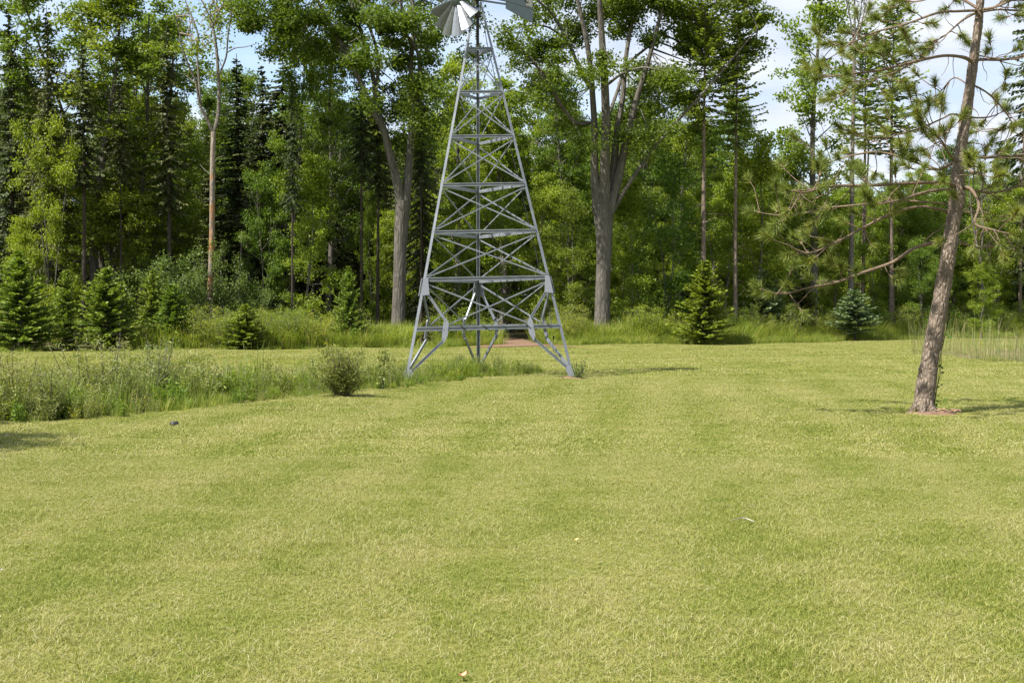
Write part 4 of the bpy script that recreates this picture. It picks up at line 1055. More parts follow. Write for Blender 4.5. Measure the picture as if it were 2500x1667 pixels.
# reeds and far bank fringe
n = 1500
fx, fy = rs.uniform(-22, 2, n), rs.uniform(30, 47, n)
g_ = ground(fx, fy); k = (pond1(fx, fy) > 0) & (np.abs(g_ - WATER1) < .10) & (fy > 30)
fx, fy = fx[k], fy[k]
scatter('bank_grass', [tuft(50, .15, .4, .014, .3, 92 + i, M['meadow'], .4) for i in range(3)], np.stack([fx, fy, ground(fx, fy)], 1), np.stack([0 * fx] * 2 + [rs.uniform(0, 6.28, len(fx))], 1),
        rs.uniform(.6, 1.1, len(fx)), rs.randint(0, 3, len(fx)), 'fringe of grass at the waterline on the far side of the pond', 'grass')
rx_, ry_ = rs.uniform(13, 30, 2200), rs.uniform(36, 54, 2200)
g_ = ground(rx_, ry_); q_ = pond2(rx_, ry_)
k = (q_ > .4) & (ry_ > 43 + 1.5 * np.sin(rx_ * .9)) & (q_ < 4.5) & (rs.rand(2200) < .5)
rx_, ry_ = rx_[k], ry_[k]
scatter('reeds', [stalks(8, .7, 1.55, .011, .4, 96 + i, M['reed'], .10) for i in range(4)], np.stack([rx_, ry_, np.maximum(ground(rx_, ry_), WATER2 - .2)], 1),
        np.stack([0 * rx_] * 2 + [rs.uniform(0, 6.28, len(rx_))], 1), rs.uniform(.7, 1.2, len(rx_)), rs.randint(0, 4, len(rx_)), 'pale reeds standing in the right pond behind the leaning pine', 'reeds')

# single plants at the pond edge that one can point to
ob = shrub(170, H=1.25, R=.62, nst=46, nleaf=17000, leaf=(.03, .055), mat='olive', bark='bark_grey', spread=.62, aspect=.5, up=.3, rad=.26)
p = at(858, 960, 23.6)
put('olive_bush', ob, 838, 23.3, 842, 'round olive green bush at the pond edge left of the windmill', 'bush', parts=('stem', 'foliage'), wf=1.0)
def sapling(px, d, ytop, mat, leaf, nleaf, label, name, seed, bark='bark_grey', n=3, R=.3, aspect=.8):
    kd = shrub(seed, H=1.5, R=R, nst=n, nleaf=nleaf, leaf=leaf, mat=mat, bark=bark, spread=.16, aspect=aspect, up=.2, rad=.5)
    return put(name, kd, px, d, ytop, label, 'sapling' if 'sapling' in name else 'plant', parts=('stem', 'foliage'))
sapling(930, 25.5, 838, 'olive', (.06, .10), 260, 'small sapling with round olive leaves between the olive bush and the windmill', 'leafy_sapling', 171, n=3, R=.32)
sapling(806, 25.2, 800, 'yellow_weed', (.06, .11), 170, 'tall yellow leaved weed standing behind the olive bush', 'yellow_weed', 172, n=3, R=.28, aspect=.4)
ws = shrub(173, H=1.7, R=.8, nst=22, nleaf=3600, leaf=(.06, .12), mat='willow', spread=.42, aspect=.2, up=.2, rad=.28)
GWI = 'willow bushes along the near pond bank'
for px, d, yt, lab in [(30, 18.6, 835, 'pale willow bush at the left edge of the picture'), (232, 21.0, 806, 'tall pale willow bush in front of the third young spruce'), (375, 22.2, 812, 'tall pale willow bush in front of the fourth young spruce'),
                       (120, 18.9, 880, 'low willow bush right of the one at the left edge')]:
    put('willow_bush', ws, px, d, yt, lab, 'willow', GWI, parts=('stem', 'foliage'))
wc = shrub(174, H=.55, R=.25, nst=12, nleaf=500, leaf=(.03, .06), mat='weed', spread=.3, aspect=.45, rad=.4)
put('weed_clump', wc, 1413, 28.75, 868, 'tuft of green weeds growing at the right windmill foot', 'weeds', parts=('stem', 'foliage'))
gc = tuft(180, .3, .62, .010, .28, 175, M['weed'], .55)
p = at(1130, 920, 29.0)
tag(link('grass_clump', gc, None, (p[0], 29.1, gz(p[0], 29.1))), 'bright green grass clump between the left and rear windmill feet', 'grass clump')

# ------------------------------------------------------------------ windmill
def windmill():
    base = at(1168, 915, 30.0); base[2] = gz(base[0], 30.0)
    e = empty('windmill', base, 'galvanised steel windmill tower on three splayed legs with fan and tail', 'windmill')
    F = [at(991, 926, 28.72) - base, at(1398, 915, 29.05) - base, at(1168, 905, 32.2) - base]       # feet
    A = at(1166, 8, 30.0) - base
    T = [A + norm((F[i] - A) * (1, 1, 0)) * .085 for i in range(3)]
    leg = lambda i, t: F[i] + (T[i] - F[i]) * t
    axis_ = lambda t: sum(leg(i, t) for i in range(3)) / 3
    out3 = lambda i: norm((F[i] - axis_(0)) * (1, 1, 0))
    Lp = np.array([(.034, 0), (-.022, .056), (-.034, .045), (.012, 0), (-.034, -.045), (-.022, -.056)]) * .82
    for i in range(3):
        mb = MB(); mb.prism(leg(i, -.004), leg(i, 1.0), Lp, out3(i), prof1=Lp * .72)
        o = link('leg', mb.mesh('leg', M['zinc']), e)
    def Cc(h, d):                                                  # channel section, open to the outside
        t = h * .27
        return np.array([(0, -h / 2), (d, -h / 2), (d, -h / 2 + t), (d * .3, -h / 2 + t), (d * .3, h / 2 - t), (d, h / 2 - t), (d, h / 2), (0, h / 2)])
    lev = [.129, .258, .382, .507, .636, .756, .873]; hs = [.095, .088, .078, .076, .07, .066, .07]
    faces_ = [(0, 1), (1, 2), (2, 0)]
    for i, j in faces_:
        nrm = norm(((leg(i, .2) + leg(j, .2)) / 2 - axis_(.2)) * (1, 1, 0))
        sgn = 1 if np.dot(np.cross(leg(j, .2) - leg(i, .2), nrm), (0, 0, 1)) > 0 else -1
        P = lambda f, t, o=0.0: leg(i, t) + (leg(j, t) - leg(i, t)) * f + nrm * o
        for t, h in zip(lev, hs):
            mb = MB(); fi = .035 / max(.3, np.linalg.norm(leg(j, t) - leg(i, t)))
            mb.prism(P(fi, t, .004), P(1 - fi, t, .004), Cc(h, .045), nrm)
            link('girt', mb.mesh('girt', M['zinc']), e)
        bar = np.array([(-.006, -.016), (.006, -.016), (.006, .016), (-.006, .016)])
        for q in range(len(lev) - 1):
            t0, t1 = lev[q], lev[q + 1]
            g = .02 if q else .0
            ends = [((.035, t0 + .008), (.965, t1 - .01)), ((.965, t0 + .008), (.035, t1 - .01))]
            if q == 0: ends = [((.22, t0 + .01), (.97, t1 - .012)), ((.78, t0 + .01), (.03, t1 - .012))]
            for w_, (a, b) in enumerate(ends):
                mb = MB(); mb.prism(P(a[0], a[1], .012 - .016 * w_), P(b[0], b[1], .012 - .016 * w_), bar * (1 - .25 * (q / 6)), nrm)
                link('cross_brace', mb.mesh('cross_brace', M['zinc']), e)
        for sd_ in (0, 1):                                         # knee struts and gussets of the lowest bay
            f = lambda v: v if sd_ == 0 else 1 - v
            mb = MB(); mb.prism(P(f(.04), lev[1] - .035, .012), P(f(.205), lev[0] + .02, .012), Cc(.058, .032), nrm)
            link('strut', mb.mesh('strut', M['zinc']), e)
            mb = MB(); mb.prism(P(f(.205), lev[0] - .03, .012), P(f(.02), .018, .012), Cc(.064, .032), nrm)
            link('strut', mb.mesh('strut', M['zinc']), e)
            mb = MB(); mb.plate([P(f(-.008), lev[1] + .002, .058), P(f(.032), lev[1] + .006, .058), P(f(.034), lev[1] - .004, .058), P(f(.062), lev[1] - .040, .058), P(f(-.004), lev[1] - .042, .058)], nrm, .012)
            link('gusset_plate', mb.mesh('gusset_plate', M['plate']), e)
            mb = MB(); mb.plate([P(f(.203), lev[0] + .028, .06), P(f(.226), lev[0] + .014, .06), P(f(.226), lev[0] - .018, .06), P(f(.205), lev[0] - .038, .06), P(f(.187), lev[0] - .026, .06), P(f(.189), lev[0] + .018, .06)], nrm, .012)
            g_ = link('gusset_plate', mb.mesh('gusset_plate', M['plate']), e)
            bm_ = MB()
            for a in range(3):
                for b in (-.012, .012):
                    c = P(f(.208 + b), lev[0] + .022 - a * .024, .068)
                    bm_.prism(c, c + nrm * .012, [(.008 * math.cos(x), .008 * math.sin(x)) for x in np.arange(6) * math.pi / 3], (0, 0, 1))
            link('bolts', bm_.mesh('bolts', M['zinc']), g_)['kind'] = 'stuff'
            mb = MB(); mb.plate([P(f(-.008), -.003, .05), P(f(.026), -.003, .05), P(f(.036), .014, .05), P(f(.022), .026, .05), P(f(-.004), .026, .05)], nrm, .012)
            link('gusset_plate', mb.mesh('gusset_plate', M['plate']), e)
    for i in range(3):                                             # stubs that tie the feet to the ground
        f = F[i]; z = gz(f[0] + base[0], f[1] + base[1]) - base[2]
        mb = MB(); mb.tube([(f[0], f[1], z - .15), (f[0], f[1], f[2] + .02)], .032, 8); link('anchor_post', mb.mesh('anchor_post', M['iron']), e)
    # mast, collar, ladder-like step
    mb = MB(); mb.tube([A + (0, 0, -.95), A + (0, 0, .12)], .035, 12); link('mast', mb.mesh('mast', M['iron']), e)
    mb = MB(); mb.tube([A + (0, 0, -.32), A + (0, 0, -.22)], .075, 14); link('collar', mb.mesh('collar', M['iron']), e)
    mb = MB(); mb.prism(leg(1, .945) , leg(2, .945), bar, (0, 0, 1)); link('step', mb.mesh('step', M['zinc']), e)
    # head with fan and tail, turned into the wind
    wd = norm((-.78, -.625, 0)); side = np.array((wd[1], -wd[0], 0)) * -1                          # side: towards the right
    up = np.array((0, 0, 1.0))
    Hc = A + (0, 0, .16)
    mb = MB(); mb.box(Hc + (0, 0, .02), (.2, .2, .24)); mb.tube([Hc, Hc + wd * .5], .05, 10)
    link('gearbox', mb.mesh('gearbox', M['zinc_vane']), e)
    Wc = at(1116, -6, 30 - .38) - base
    hb = MB(); aa = np.arange(24) * math.pi / 12
    hb.tube([Wc - wd * .10, Wc - wd * .09, Wc + wd * .02, Wc + wd * .10, Wc + wd * .16], [.05, .22, .22, .15, .03], 24)
    wheel = link('fan_wheel', hb.mesh('fan_wheel', M['zinc_vane']), e)
    tang = np.cross(wd, up)
    nb = 14
    for k_ in range(nb):
        th = k_ * 2 * math.pi / nb + .08
        rad = up * math.cos(th) + tang * math.sin(th); tg = np.cross(wd, rad)
        ph = math.radians(-54); ch = tg * math.cos(ph) + wd * math.sin(ph); nn = np.cross(rad, ch)
        mb = MB()
        R_, W_ = np.array([.17, .34, .52, .70, .88]), np.array([.085, .16, .23, .29, .34])
        G = []; NOTCH = {(2, .5): .02, (3, .5): .40}
        for a, (rr_, ww) in enumerate(zip(R_, W_)):
            for s_ in np.linspace(-.5, .5, 5):
                s_ = NOTCH.get((a, s_), s_)
                cut = -.11 * max(0, s_) * (a == 4) * 2
                G.append(Wc + rad * (rr_ + cut) + ch * ww * s_ + nn * (.05 * ww - .35 * ww * s_ * s_))
        G = np.array(G); i_ = (np.arange(4)[:, None] * 5 + np.arange(4)[None]).ravel()
        qd = np.stack([i_, i_ + 1, i_ + 6, i_ + 5], 1)
        mb.faces(G, qd); mb.faces(G + nn * .006, qd[:, ::-1])
        rim = np.array([0, 1, 2, 3, 4, 9, 14, 19, 24, 23, 22, 21, 20, 15, 10, 5]); nx_ = np.roll(rim, -1)
        mb.faces(np.concatenate([G, G + nn * .006]), np.stack([rim, nx_, nx_ + 25, rim + 25], 1))
        for rr_ in (.36, .56, .66):                                # pressed ribs
            ww = np.interp(rr_, R_, W_)
            mb.prism(Wc + rad * rr_ - ch * ww * .40 + nn * (.012 - .04 * ww), Wc + rad * rr_ + ch * ww * .40 + nn * (.012 - .04 * ww), [(0, -.004), (.01, 0), (0, .004)], nn)
        # folded tab that clips the blade to the band
        c = Wc + rad * .58 + ch * .085
        mb.faces(np.array([c + nn * .012, c + ch * .09 + rad * .05 + nn * .008, c + ch * .06 - rad * .02 + nn * .10]), [[0, 1, 2]])
        mb.faces(np.array([c + nn * .012, c + ch * .09 - rad * .05 + nn * .008, c + ch * .06 - rad * .02 + nn * .10]), [[2, 1, 0]])
        link('blade', mb.mesh('blade', M['zinc_bright']), wheel)
    mb = MB()
    ring = [Wc + (up * math.cos(a) + tang * math.sin(a)) * .60 - wd * .03 for a in np.linspace(0, 2 * math.pi, 49)]
    mb.tube(ring, .012, 5, cap=False); link('band', mb.mesh('band', M['zinc']), wheel)
    # tail
    tl = -wd
    mb = MB()
    for s_ in (-1, 1):
        mb.prism(Hc + tl * .05 + up * (.06 * s_ - .03), Hc + tl * 1.55 + up * (.02 * s_ - .03), [(-.014, -.02), (.014, -.02), (.014, .02), (-.014, .02)], side)
    link('tail_boom', mb.mesh('tail_boom', M['zinc_vane']), e)
    vn = norm(np.cross(up, tl)); vn = vn if vn[1] < 0 else -vn
    V = lambda a, h, o=0.0: Hc + tl * a + up * h + vn * o
    mb = MB()
    mb.plate([V(.80, -.17, .02), V(1.62, -.40, .02), V(1.62, .42, .02), V(.80, .20, .02)], vn, .006)
    mb.prism(V(.80, -.17, .026), V(1.62, -.40, .026), [(-.008, -.008), (.012, -.008), (.012, .008), (-.008, .008)], vn)
    mb.prism(V(.80, .0, .026), V(1.62, -.07, .026), [(-.008, -.006), (.007, -.006), (.007, .006), (-.008, .006)], vn)
    vane = link('tail_vane', mb.mesh('tail_vane', M['zinc_vane']), e)
    mb = MB(); mb.plate([V(1.40, -.02, .027), V(1.60, -.035, .027), V(1.60, .20, .027), V(1.40, .2, .027)], vn, .003)
    link('print_patch', mb.mesh('print_patch', M['rust_print']), vane)
    mb = MB(); arc = np.linspace(math.radians(50), math.radians(310), 15); cc_ = V(1.44, .115, .032)
    Pi = [cc_ + tl * .042 * math.cos(a) + up * .052 * math.sin(a) for a in arc]; Po = [cc_ + tl * .066 * math.cos(a) + up * .078 * math.sin(a) for a in arc]
    i_ = np.arange(14); mb.faces(np.array(Pi + Po), np.stack([i_, i_ + 1, i_ + 16, i_ + 15], 1))
    mb.faces(np.array(Pi + Po) + vn * .003, np.stack([i_ + 15, i_ + 16, i_ + 1, i_], 1))
    link('lettering', mb.mesh('lettering', M['rubber']), vane)
    # air hose: down inside the right leg, then wound round the lowest girt
    pts = [A + (0, 0, -.3)] + [leg(1, t) + (axis_(t) - leg(1, t)) * np.interp(t, [.13, .5, .95], [.10, .12, .30]) + np.array((.01 * math.sin(t * 40), 0, 0)) for t in np.linspace(.93, .17, 26)]
    nrm = norm(((leg(0, .2) + leg(1, .2)) / 2 - axis_(.2)) * (1, 1, 0))
    G = lambda f: leg(0, lev[0]) + (leg(1, lev[0]) - leg(0, lev[0])) * f
    for f in np.linspace(.93, .26, 54):
        a = (.93 - f) * 42
        sag = -.10 * math.exp(-((f - .66) / .05) ** 2)
        pts.append(G(f) + nrm * (.025 + .05 * math.cos(a)) + np.array((0, 0, .075 * math.sin(a) + sag)))
    mb = MB(); mb.tube(limb_smooth(np.array(pts)), .009, 6); link('air_hose', mb.mesh('air_hose', M['rubber']), e)
    # thin drop line at the right foot
    p0 = leg(1, .10) + (axis_(.1) - leg(1, .1)) * .12
    mb = MB(); mb.tube(limb_smooth(np.array([p0, p0 + (.01, 0, -.35), leg(1, .01) + (-.05, .1, .05)])), .006, 5)
    mb.tube([p0 + (0, 0, -.04), p0 + (0, 0, .02)], .02, 8); link('drop_line', mb.mesh('drop_line', M['rubber']), e)
    return base, F
def limb_smooth(P, n=3):
    out = []
    for q in np.linspace(0, len(P) - 1, (len(P) - 1) * n + 1):
        i = min(int(q), len(P) - 2); f = q - i
        p0, p1, p2, p3 = P[max(i - 1, 0)], P[i], P[i + 1], P[min(i + 2, len(P) - 1)]
        out.append(.5 * ((2 * p1) + (-p0 + p2) * f + (2 * p0 - 5 * p1 + 4 * p2 - p3) * f * f + (-p0 + 3 * p1 - 3 * p2 + p3) * f ** 3))
    return np.array(out)
wm_base, wm_feet = windmill()

def rock(name, loc, size, label, seed, mat='stone', sub=2):
    import bmesh
    bm = bmesh.new(); bmesh.ops.create_icosphere(bm, subdivisions=sub, radius=1)
    r = np.random.RandomState(seed)
    ph = r.uniform(0, 6, 6)
    for v in bm.verts:
        c = v.co; k_ = 1 + .16 * math.sin(c.x * 3 + ph[0]) * math.sin(c.y * 3 + ph[1]) + .12 * math.sin(c.z * 5 + ph[2] + c.x * 4)
        v.co = Vector((c.x * size[0] * k_, c.y * size[1] * k_, c.z * size[2] * k_))
    me = bpy.data.meshes.new(name); bm.to_mesh(me); bm.free(); me.materials.append(M[mat])
    return tag(link(name, me, None, loc), label, 'rock')
lf = wm_feet[0] + wm_base
rock('field_stone', (lf[0] - .03, lf[1] - .25, gz(lf[0], lf[1] - .25) + .02), (.14, .12, .12), 'rough brown stone in the grass under the left windmill foot', 5)
def soil_patch(x, y, rx, ry, seed, label):
    r = np.random.RandomState(seed); mb = MB(); K = 22
    a = np.arange(K) * 2 * math.pi / K; q = 1 + r.normal(0, .10, K)
    rings = [np.array([[x, y, gz(x, y) + .035]])]
    for s_, h in ((.4, .034), (.75, .022), (1.0, -.01)):
        xx, yy = x + np.cos(a) * rx * s_ * q, y + np.sin(a) * ry * s_ * q
        rings.append(np.stack([xx, yy, ground(xx, yy) + h + r.normal(0, .006, K)], 1))
    V = np.concatenate(rings); i = np.arange(K); j = (i + 1) % K
    mb.faces(V, np.stack([0 * i, 1 + i, 1 + j], 1), .5, 0, True)
    for b_ in (1, 1 + K): mb.faces(V, np.stack([b_ + i, b_ + K + i, b_ + K + j, b_ + j], 1), .5, 0, True)
    tag(link('bare_earth', mb.mesh('bare_earth', M['soil'])), label, 'bare earth', None, 'structure')
soil_patch(1.36, 28.85, .34, .30, 3, 'bare reddish earth around the right windmill foot')

# ------------------------------------------------------------------ leaning pine in the foreground
def tuft_mesh(seed, n=165, L=.14):
    r = np.random.RandomState(seed); mb = MB()
    z = r.rand(n) ** .8 * .13
    az = r.uniform(0, 6.28, n); sp = r.uniform(.45, 1.35, n) * (1.1 - z / .13 * .45)
    d = np.stack([np.cos(az) * np.sin(sp), np.sin(az) * np.sin(sp), np.cos(sp)], 1)
    p = np.stack([0 * z, 0 * z, z], 1); l = (L * r.uniform(.7, 1.15, n))[:, None]
    s_ = norm(np.cross(d, r.normal(0, 1, (n, 3)))) * .0038
    sag = np.array((0, 0, -.012))
    mb.tris(np.stack([p - s_, p + s_, p + d * l + sag], 1), np.clip(r.rand(n) * .8 + .1, 0, 1), 0)
    mb.tube([(0, 0, -.02), (0, 0, .07), (0, 0, .15)], [.010, .012, .004], 5, 1, .5)
    return mb.mesh('needle_tuft', [M['pine'], M['bark_branch']])
TUFTS = [tuft_mesh(400 + i) for i in range(7)]

def leaning_pine():
    D = 19.6
    r = np.random.RandomState(77)
    b = at(2253, 1012, D); b[2] = gz(b[0], D)
    e = empty('leaning_pine', b, 'pine with leaning pinkish bare trunk and spreading branches in the right foreground', 'pine tree')
    px = D / FPX
    path = [(2252, 1018), (2258, 965), (2275, 850), (2296, 740), (2312, 640), (2326, 550), (2336, 480), (2338, 430), (2345, 370), (2358, 285), (2372, 180), (2385, 90), (2392, 20), (2400, -80), (2408, -220), (2415, -380), (2420, -560)]
    wd = [54, 48, 42, 40, 37, 34, 38, 33, 27, 27, 24, 22, 20, 17, 13, 9, 3]
    tp = limb_pts(path, D, b, .6); tp[0, 2] = -.12
    mb = MB(); rr_ = taper(wd, len(tp)) * px / 2; rr_[0] *= 1.25; rr_[1] *= 1.1
    # flaky bark relief: rings with small lumps
    mb.tube(limb_smooth(tp, 4), np.interp(np.linspace(0, 1, (len(tp) - 1) * 4 + 1), np.linspace(0, 1, len(tp)), rr_) * (1 + .035 * r.normal(0, 1, (len(tp) - 1) * 4 + 1).clip(-1.5, 1.5)), 16, lump=.07)
    link('trunk', mb.mesh('trunk', M['bark_pine']), e)
    BR = [  # path, widths px, depth shift at tip, number of twigs, first twig position, upward bias
        ([(2335, 462), (2312, 447), (2230, 447), (2120, 453), (2030, 455), (1965, 470), (1930, 466)], [18, 13, 11, 9, 7, 5, 3], -1.6, 15, .45, .5),
        ([(2332, 470), (2305, 462), (2250, 472), (2190, 490), (2140, 500)], [11, 9, 8, 6, 4], -2.4, 8, .5, .35),
        ([(2330, 500), (2200, 490), (2100, 500), (2020, 508), (1970, 519), (1905, 526), (1850, 518)], [6, 6, 6, 6, 5, 4, 2], 1.0, 10, .4, .45),
        ([(2318, 520), (2296, 512), (2240, 505), (2170, 525), (2110, 555), (2060, 582), (1992, 614), (1945, 620)], [11, 9, 8, 8, 7, 6, 5, 3], -1.0, 14, .35, .3),
        ([(2305, 592), (2270, 595), (2225, 610), (2180, 640), (2100, 668), (2040, 690), (1975, 702), (1930, 715), (1895, 718)], [12, 11, 10, 9, 8, 7, 5, 4, 3], -.6, 13, .35, .2),
        ([(2340, 462), (2368, 460), (2390, 500), (2380, 545), (2420, 560), (2460, 570)], [12, 10, 8, 7, 5, 3], -1.2, 13, .3, .35),
        ([(2340, 455), (2375, 465), (2430, 470), (2490, 455), (2560, 450)], [10, 8, 7, 6, 4], .8, 12, .2, .4),
        ([(2322, 600), (2345, 593), (2385, 605), (2440, 600), (2500, 620)], [9, 8, 7, 5, 3], .8, 6, .5, .2),
        ([(2348, 392), (2318, 402), (2285, 415), (2230, 395), (2150, 372), (2080, 380), (2010, 400)], [10, 9, 8, 7, 6, 5, 3], .9, 20, .2, .55),
        ([(2345, 400), (2320, 380), (2300, 345), (2285, 330)], [8, 7, 5, 3], -.8, 9, .3, .9),
        ([(2350, 382), (2400, 385), (2450, 382), (2520, 376), (2600, 372)], [9, 8, 7, 7, 6], .4, 10, .05, .6),
        ([(2352, 395), (2362, 410), (2380, 425), (2390, 410)], [6, 5, 4, 3], -1.0, 7, .3, .5),
        ([(2358, 286), (2325, 279), (2300, 290), (2250, 312), (2190, 330), (2120, 350)], [8, 6, 5.5, 5, 4, 3], -.7, 11, .45, .5),
        ([(2360, 284), (2385, 288), (2420, 285), (2450, 272)], [6, 5, 4, 2.5], .5, 2, .8, .4),
        ([(2372, 150), (2350, 140), (2300, 137), (2230, 152), (2150, 172), (2085, 180), (2010, 190)], [12, 10, 9, 8, 7, 5, 3], -1.0, 18, .35, .3),
        ([(2230, 153), (2190, 175), (2140, 190), (2080, 200)], [5, 4, 3, 2], -2.2, 6, .4, .1),
        ([(2378, 148), (2400, 146), (2450, 146), (2500, 138), (2560, 130)], [10, 9, 8, 7, 5], .6, 12, .15, .3),
        ([(2384, 26), (2340, 28), (2290, 32), (2210, 60), (2140, 78), (2080, 105), (2060, 120)], [9, 8, 7, 6, 5, 4, 2], -1.4, 14, .4, .2),
        ([(2386, 30), (2350, 50), (2310, 85), (2285, 100)], [8, 6, 4, 3], .8, 7, .4, .1),
        ([(2390, 25), (2430, 18), (2470, 2), (2530, -20)], [8, 7, 5, 4], -.6, 9, .2, .2),
        ([(2388, 22), (2340, -5), (2290, -8), (2230, 5), (2190, -10)], [10, 8, 7, 5, 3], .8, 12, .25, .1),
        ([(2395, 30), (2440, 24), (2500, 27), (2560, 20)], [7, 6, 6, 4], .8, 8, .2, .3),
        ([(2370, 205), (2420, 235), (2470, 300), (2440, 320)], [6, 5, 4, 3], .5, 9, .3, .2),
        ([(2366, 210), (2330, 190), (2300, 220), (2270, 260)], [5, 4, 3, 2], 1.0, 7, .4, .2),
        ([(2400, -90), (2330, -120), (2240, -110)], [9, 7, 4], -.8, 5, .3, .2), ([(2402, -90), (2470, -120), (2560, -110)], [9, 7, 4], .8, 4, .3, .2),
        ([(2408, -210), (2340, -240), (2280, -230)], [7, 5, 3], .5, 3, .3, .3), ([(2410, -215), (2470, -250), (2530, -240)], [7, 5, 3], -.5, 3, .3, .3), ([(2414, -340), (2380, -370), (2350, -370)], [5, 4, 2], 0, 2, .3, .4),
    ]
    total = 0
    for path, w, dd, nt_, s0, upb in BR:
        P = limb_pts(path, D + .3, b, dd); n = len(P)
        mb = MB(); mb.tube(P, taper(w, n) * .84 * px / 2 * (1 + .06 * r.normal(0, 1, n).clip(-1.5, 1.5)), 7, lump=.08)
        ends = [(P[-1], norm(P[-1] - P[-3]))]
        for q in range(nt_):
            f = (s0 + (1 - s0) * (q + r.rand()) / nt_) * (n - 1); i = min(int(f), n - 2); p0 = P[i] + (P[i + 1] - P[i]) * (f - i)
            tn = norm(P[i + 1] - P[i])
            d = norm(tn * r.uniform(.3, .9) + r.normal(0, .55, 3) + np.array((0, 0, upb * r.uniform(.2, 1.4))))
            c = curve(p0, d, r.uniform(.14, .55), 5, .3 * upb, .3, r)
            mb.tube(c, np.linspace(.009, .005, 6), 4, cap=False)
            ends.append((c[-1], norm(norm(c[-1] - c[-2]) + (0, 0, .25))))
        for q in range(3):                                         # dead twigs without needles
            i = r.randint(1, n - 1); c = curve(P[i], r.normal(0, 1, 3) + (0, 0, -.4), r.uniform(.15, .5), 5, -.2, .6, r)
            mb.tube(c, np.linspace(.008, .003, 6), 3, cap=False)
        br = link('branch', mb.mesh('branch', M['bark_branch']), e)
        for p0, d in ends:
            t = link('needle_tuft', TUFTS[r.randint(0, 7)], br, p0)
            q = Vector(d).to_track_quat('Z', 'Y') @ Quaternion((0, 0, 1), r.uniform(0, 6.28))
            t.rotation_euler = q.to_euler(); t.scale = (r.uniform(1.0, 1.4),) * 3; total += 1
    # bare dead twigs on the lower trunk
    for q in range(9):
        i = r.randint(20, 44); az = r.uniform(0, 6.28)
        mb = MB(); c = curve(tp[i], (math.cos(az), math.sin(az) * .6, r.uniform(-.4, .4)), r.uniform(.3, .9), 6, -.3, .5, r); mb.tube(c, np.linspace(.012, .004, 7), 4, cap=False)
        link('dead_twig', mb.mesh('dead_twig', M['bark_branch']), e)
    # root swelling and torn bark at the foot
    mb = MB()
    for a in (-2.7, -1.9, -.9, .1, .9, 2.2):
        d = np.array((math.cos(a), math.sin(a), 0))
        mb.tube([d * .06 + (0, 0, .2), d * .15 + (0, 0, .06), d * .26 + (0, 0, -.02)], [.08, .06, .03], 7)
    link('root', mb.mesh('root', M['bark_pine']), e)
    e['needle_tufts'] = total
    return b, tp
pine_b, pine_tp = leaning_pine()
def ivy():
    r = np.random.RandomState(9); mb = MB()
    for q in range(3):
        pts = np.array([pine_tp[i] + pine_b + (.13 + .02 * q + .02 * math.sin(i * 2 + q), -.06 + .03 * q, 0) for i in range(0, 13, 2)]); pts[0, 2] = pine_b[2]
        mb.tube(pts, .004, 4, 1, .5, False)
        n = 14; f = r.uniform(.5, len(pts) - 1, n); c = np.stack([np.interp(f, range(len(pts)), pts[:, k_]) for k_ in range(3)], 1) + r.normal(0, .035, (n, 3)) + (.02, 0, 0)
        mb.quads(leaf_quads(c, (.035), .07, r, .2, .8), r.rand(n))
    tag(link('ivy_vine', mb.mesh('ivy_vine', [M['ivy'], M['bark_dark']])), 'green vine climbing the right side of the leaning pine trunk', 'vine')
ivy()
def chips():
    r = np.random.RandomState(19); mb = MB()
    x0, y0 = pine_b[0] + .26, pine_b[1] - .10
    for q in range(26):
        x, y = x0 + r.normal(0, .14), y0 + r.normal(0, .06); a = r.uniform(0, 3.14); l = r.uniform(.05, .16)
        d = np.array((math.cos(a), math.sin(a) * .5, r.uniform(-.1, .3)))
        p = np.array((x, y, gz(x, y) + r.uniform(.015, .07)))
        mb.prism(p - d * l / 2, p + d * l / 2, np.array([(0, -.016), (.01, 0), (0, .016), (-.008, 0)]), (0, 0, 1))
    o = tag(link('wood_chips', mb.mesh('wood_chips', M['chips'])), 'heap of torn pinkish bark and wood at the foot of the leaning pine', 'wood chips', None, 'stuff')
chips()
soil_patch(pine_b[0] + .08, pine_b[1] - .03, .46, .34, 4, 'needle strewn bare earth around the foot of the leaning pine')
for q_ in range(0): pass
gcp = tuft(70, .10, .26, .006, .16, 176, M['meadow'], .6)
tag(link('grass_clump', gcp, None, (pine_b[0] - .3, pine_b[1] - .08, gz(pine_b[0] - .3, pine_b[1] - .08))), 'uncut pale grass clump against the left foot of the leaning pine', 'grass clump')

# ------------------------------------------------------------------ tree outside the frame at left whose shade reaches the lawn
big = broadleaf(180, 10, .36, 3.0, 40, 16000, (.12, .2), .2, 'maple_dark')
e = empty('maple_tree', (-11.1, 11.9, gz(-11.1, 11.9)), 'maple left of the frame that shades the lawn at the left edge', 'maple')
e.scale = (.82, .82, .82)
link('trunk', big[0], e); link('crown', big[1], e)

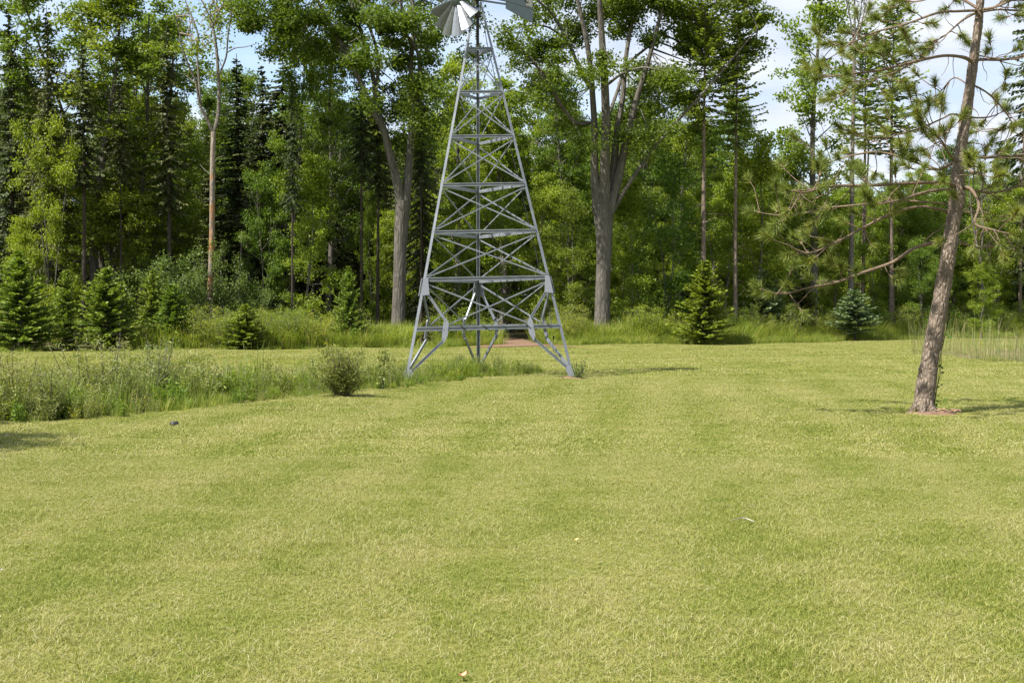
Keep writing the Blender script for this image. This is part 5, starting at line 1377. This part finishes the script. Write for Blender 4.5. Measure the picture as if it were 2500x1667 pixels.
# ------------------------------------------------------------------ small things lying on the lawn
def flat_at(px, py, lift=.03):
    d = 12.0
    for _ in range(30):
        p = at(px, py, d); d *= (EYE - gz(p[0], d) - lift) / (EYE - p[2])
    return at(px, py, d)
p = flat_at(425, 1033)
mb = MB(); mb.tube([p + (0, 0, -.03), p + (0, 0, .018), p + (0, 0, .024)], [.058, .058, .045], 20)
tag(link('rubber_disc', mb.mesh('rubber_disc', M['rubber'])), 'small flat black disc lying on the lawn near the pond weeds', 'disc')
def dead_leaf(px, py, s, mat, label, seed):
    p = flat_at(px, py); r = np.random.RandomState(seed); mb = MB()
    K = 10; a = np.arange(K) * 2 * math.pi / K; q = s * (1 + .28 * np.cos(a * 5 + seed) + r.normal(0, .08, K))
    R0 = np.stack([np.cos(a) * q, np.sin(a) * q * .8, .45 * s * np.sin(a * 2 + 1) + .3 * s], 1) + p; c = p + (0, 0, -.1 * s)
    i = np.arange(K); j = (i + 1) % K
    mb.faces(np.concatenate([[c], R0]), np.stack([0 * i, 1 + i, 1 + j], 1)); mb.faces(np.concatenate([[c], R0]) - (0, 0, .002), np.stack([0 * i, 1 + j, 1 + i], 1))
    mb.tube([c, c + (s * .7, s * .5, .3 * s), c + (s * 1.5, s * .8, .2 * s)], [.002, .0018, .001], 4)
    tag(link('fallen_leaf', mb.mesh('fallen_leaf', M[mat])), label, 'leaf')
dead_leaf(1405, 1316, .018, 'yellow_leaf', 'yellow curled leaf lying on the lawn right of centre', 3)
dead_leaf(1128, 1645, .020, 'pink_leaf', 'russet pink leaf lying on the grass near the bottom edge', 8)
dead_leaf(2, 1390, .010, 'feather_w', 'pale curled leaf on the grass at the left edge', 12)
def feather():
    p0, p1, p2 = flat_at(1786, 1270), flat_at(1815, 1266), flat_at(1842, 1273)
    P = limb_smooth(np.array([p0, p1 + (0, 0, .006), p2]), 8); n = len(P)
    mb = MB(); w = .012 * np.sin(np.linspace(.12, 3.0, n)) ** .6
    s_ = np.array((.1, .9, .25)); A_, B_ = P - s_ * w[:, None] * .5, P + s_ * w[:, None] * .6
    V = np.concatenate([A_, P + (0, 0, .003), B_]); i = np.arange(n - 1)
    for off in (0, n):
        for seg, mt in ((i[:int(n * .62)], 0), (i[int(n * .62):], 1)):
            mb.faces(V, np.stack([seg + off, seg + off + 1, seg + off + n + 1, seg + off + n], 1), .5, mt)
    mb.tube(P + (0, 0, .002), np.linspace(.0012, .0022, n), 5, 1)
    tag(link('feather', mb.mesh('feather', [M['feather_b'], M['feather_w']])), 'brown and white feather lying on the lawn at right', 'feather')
feather()
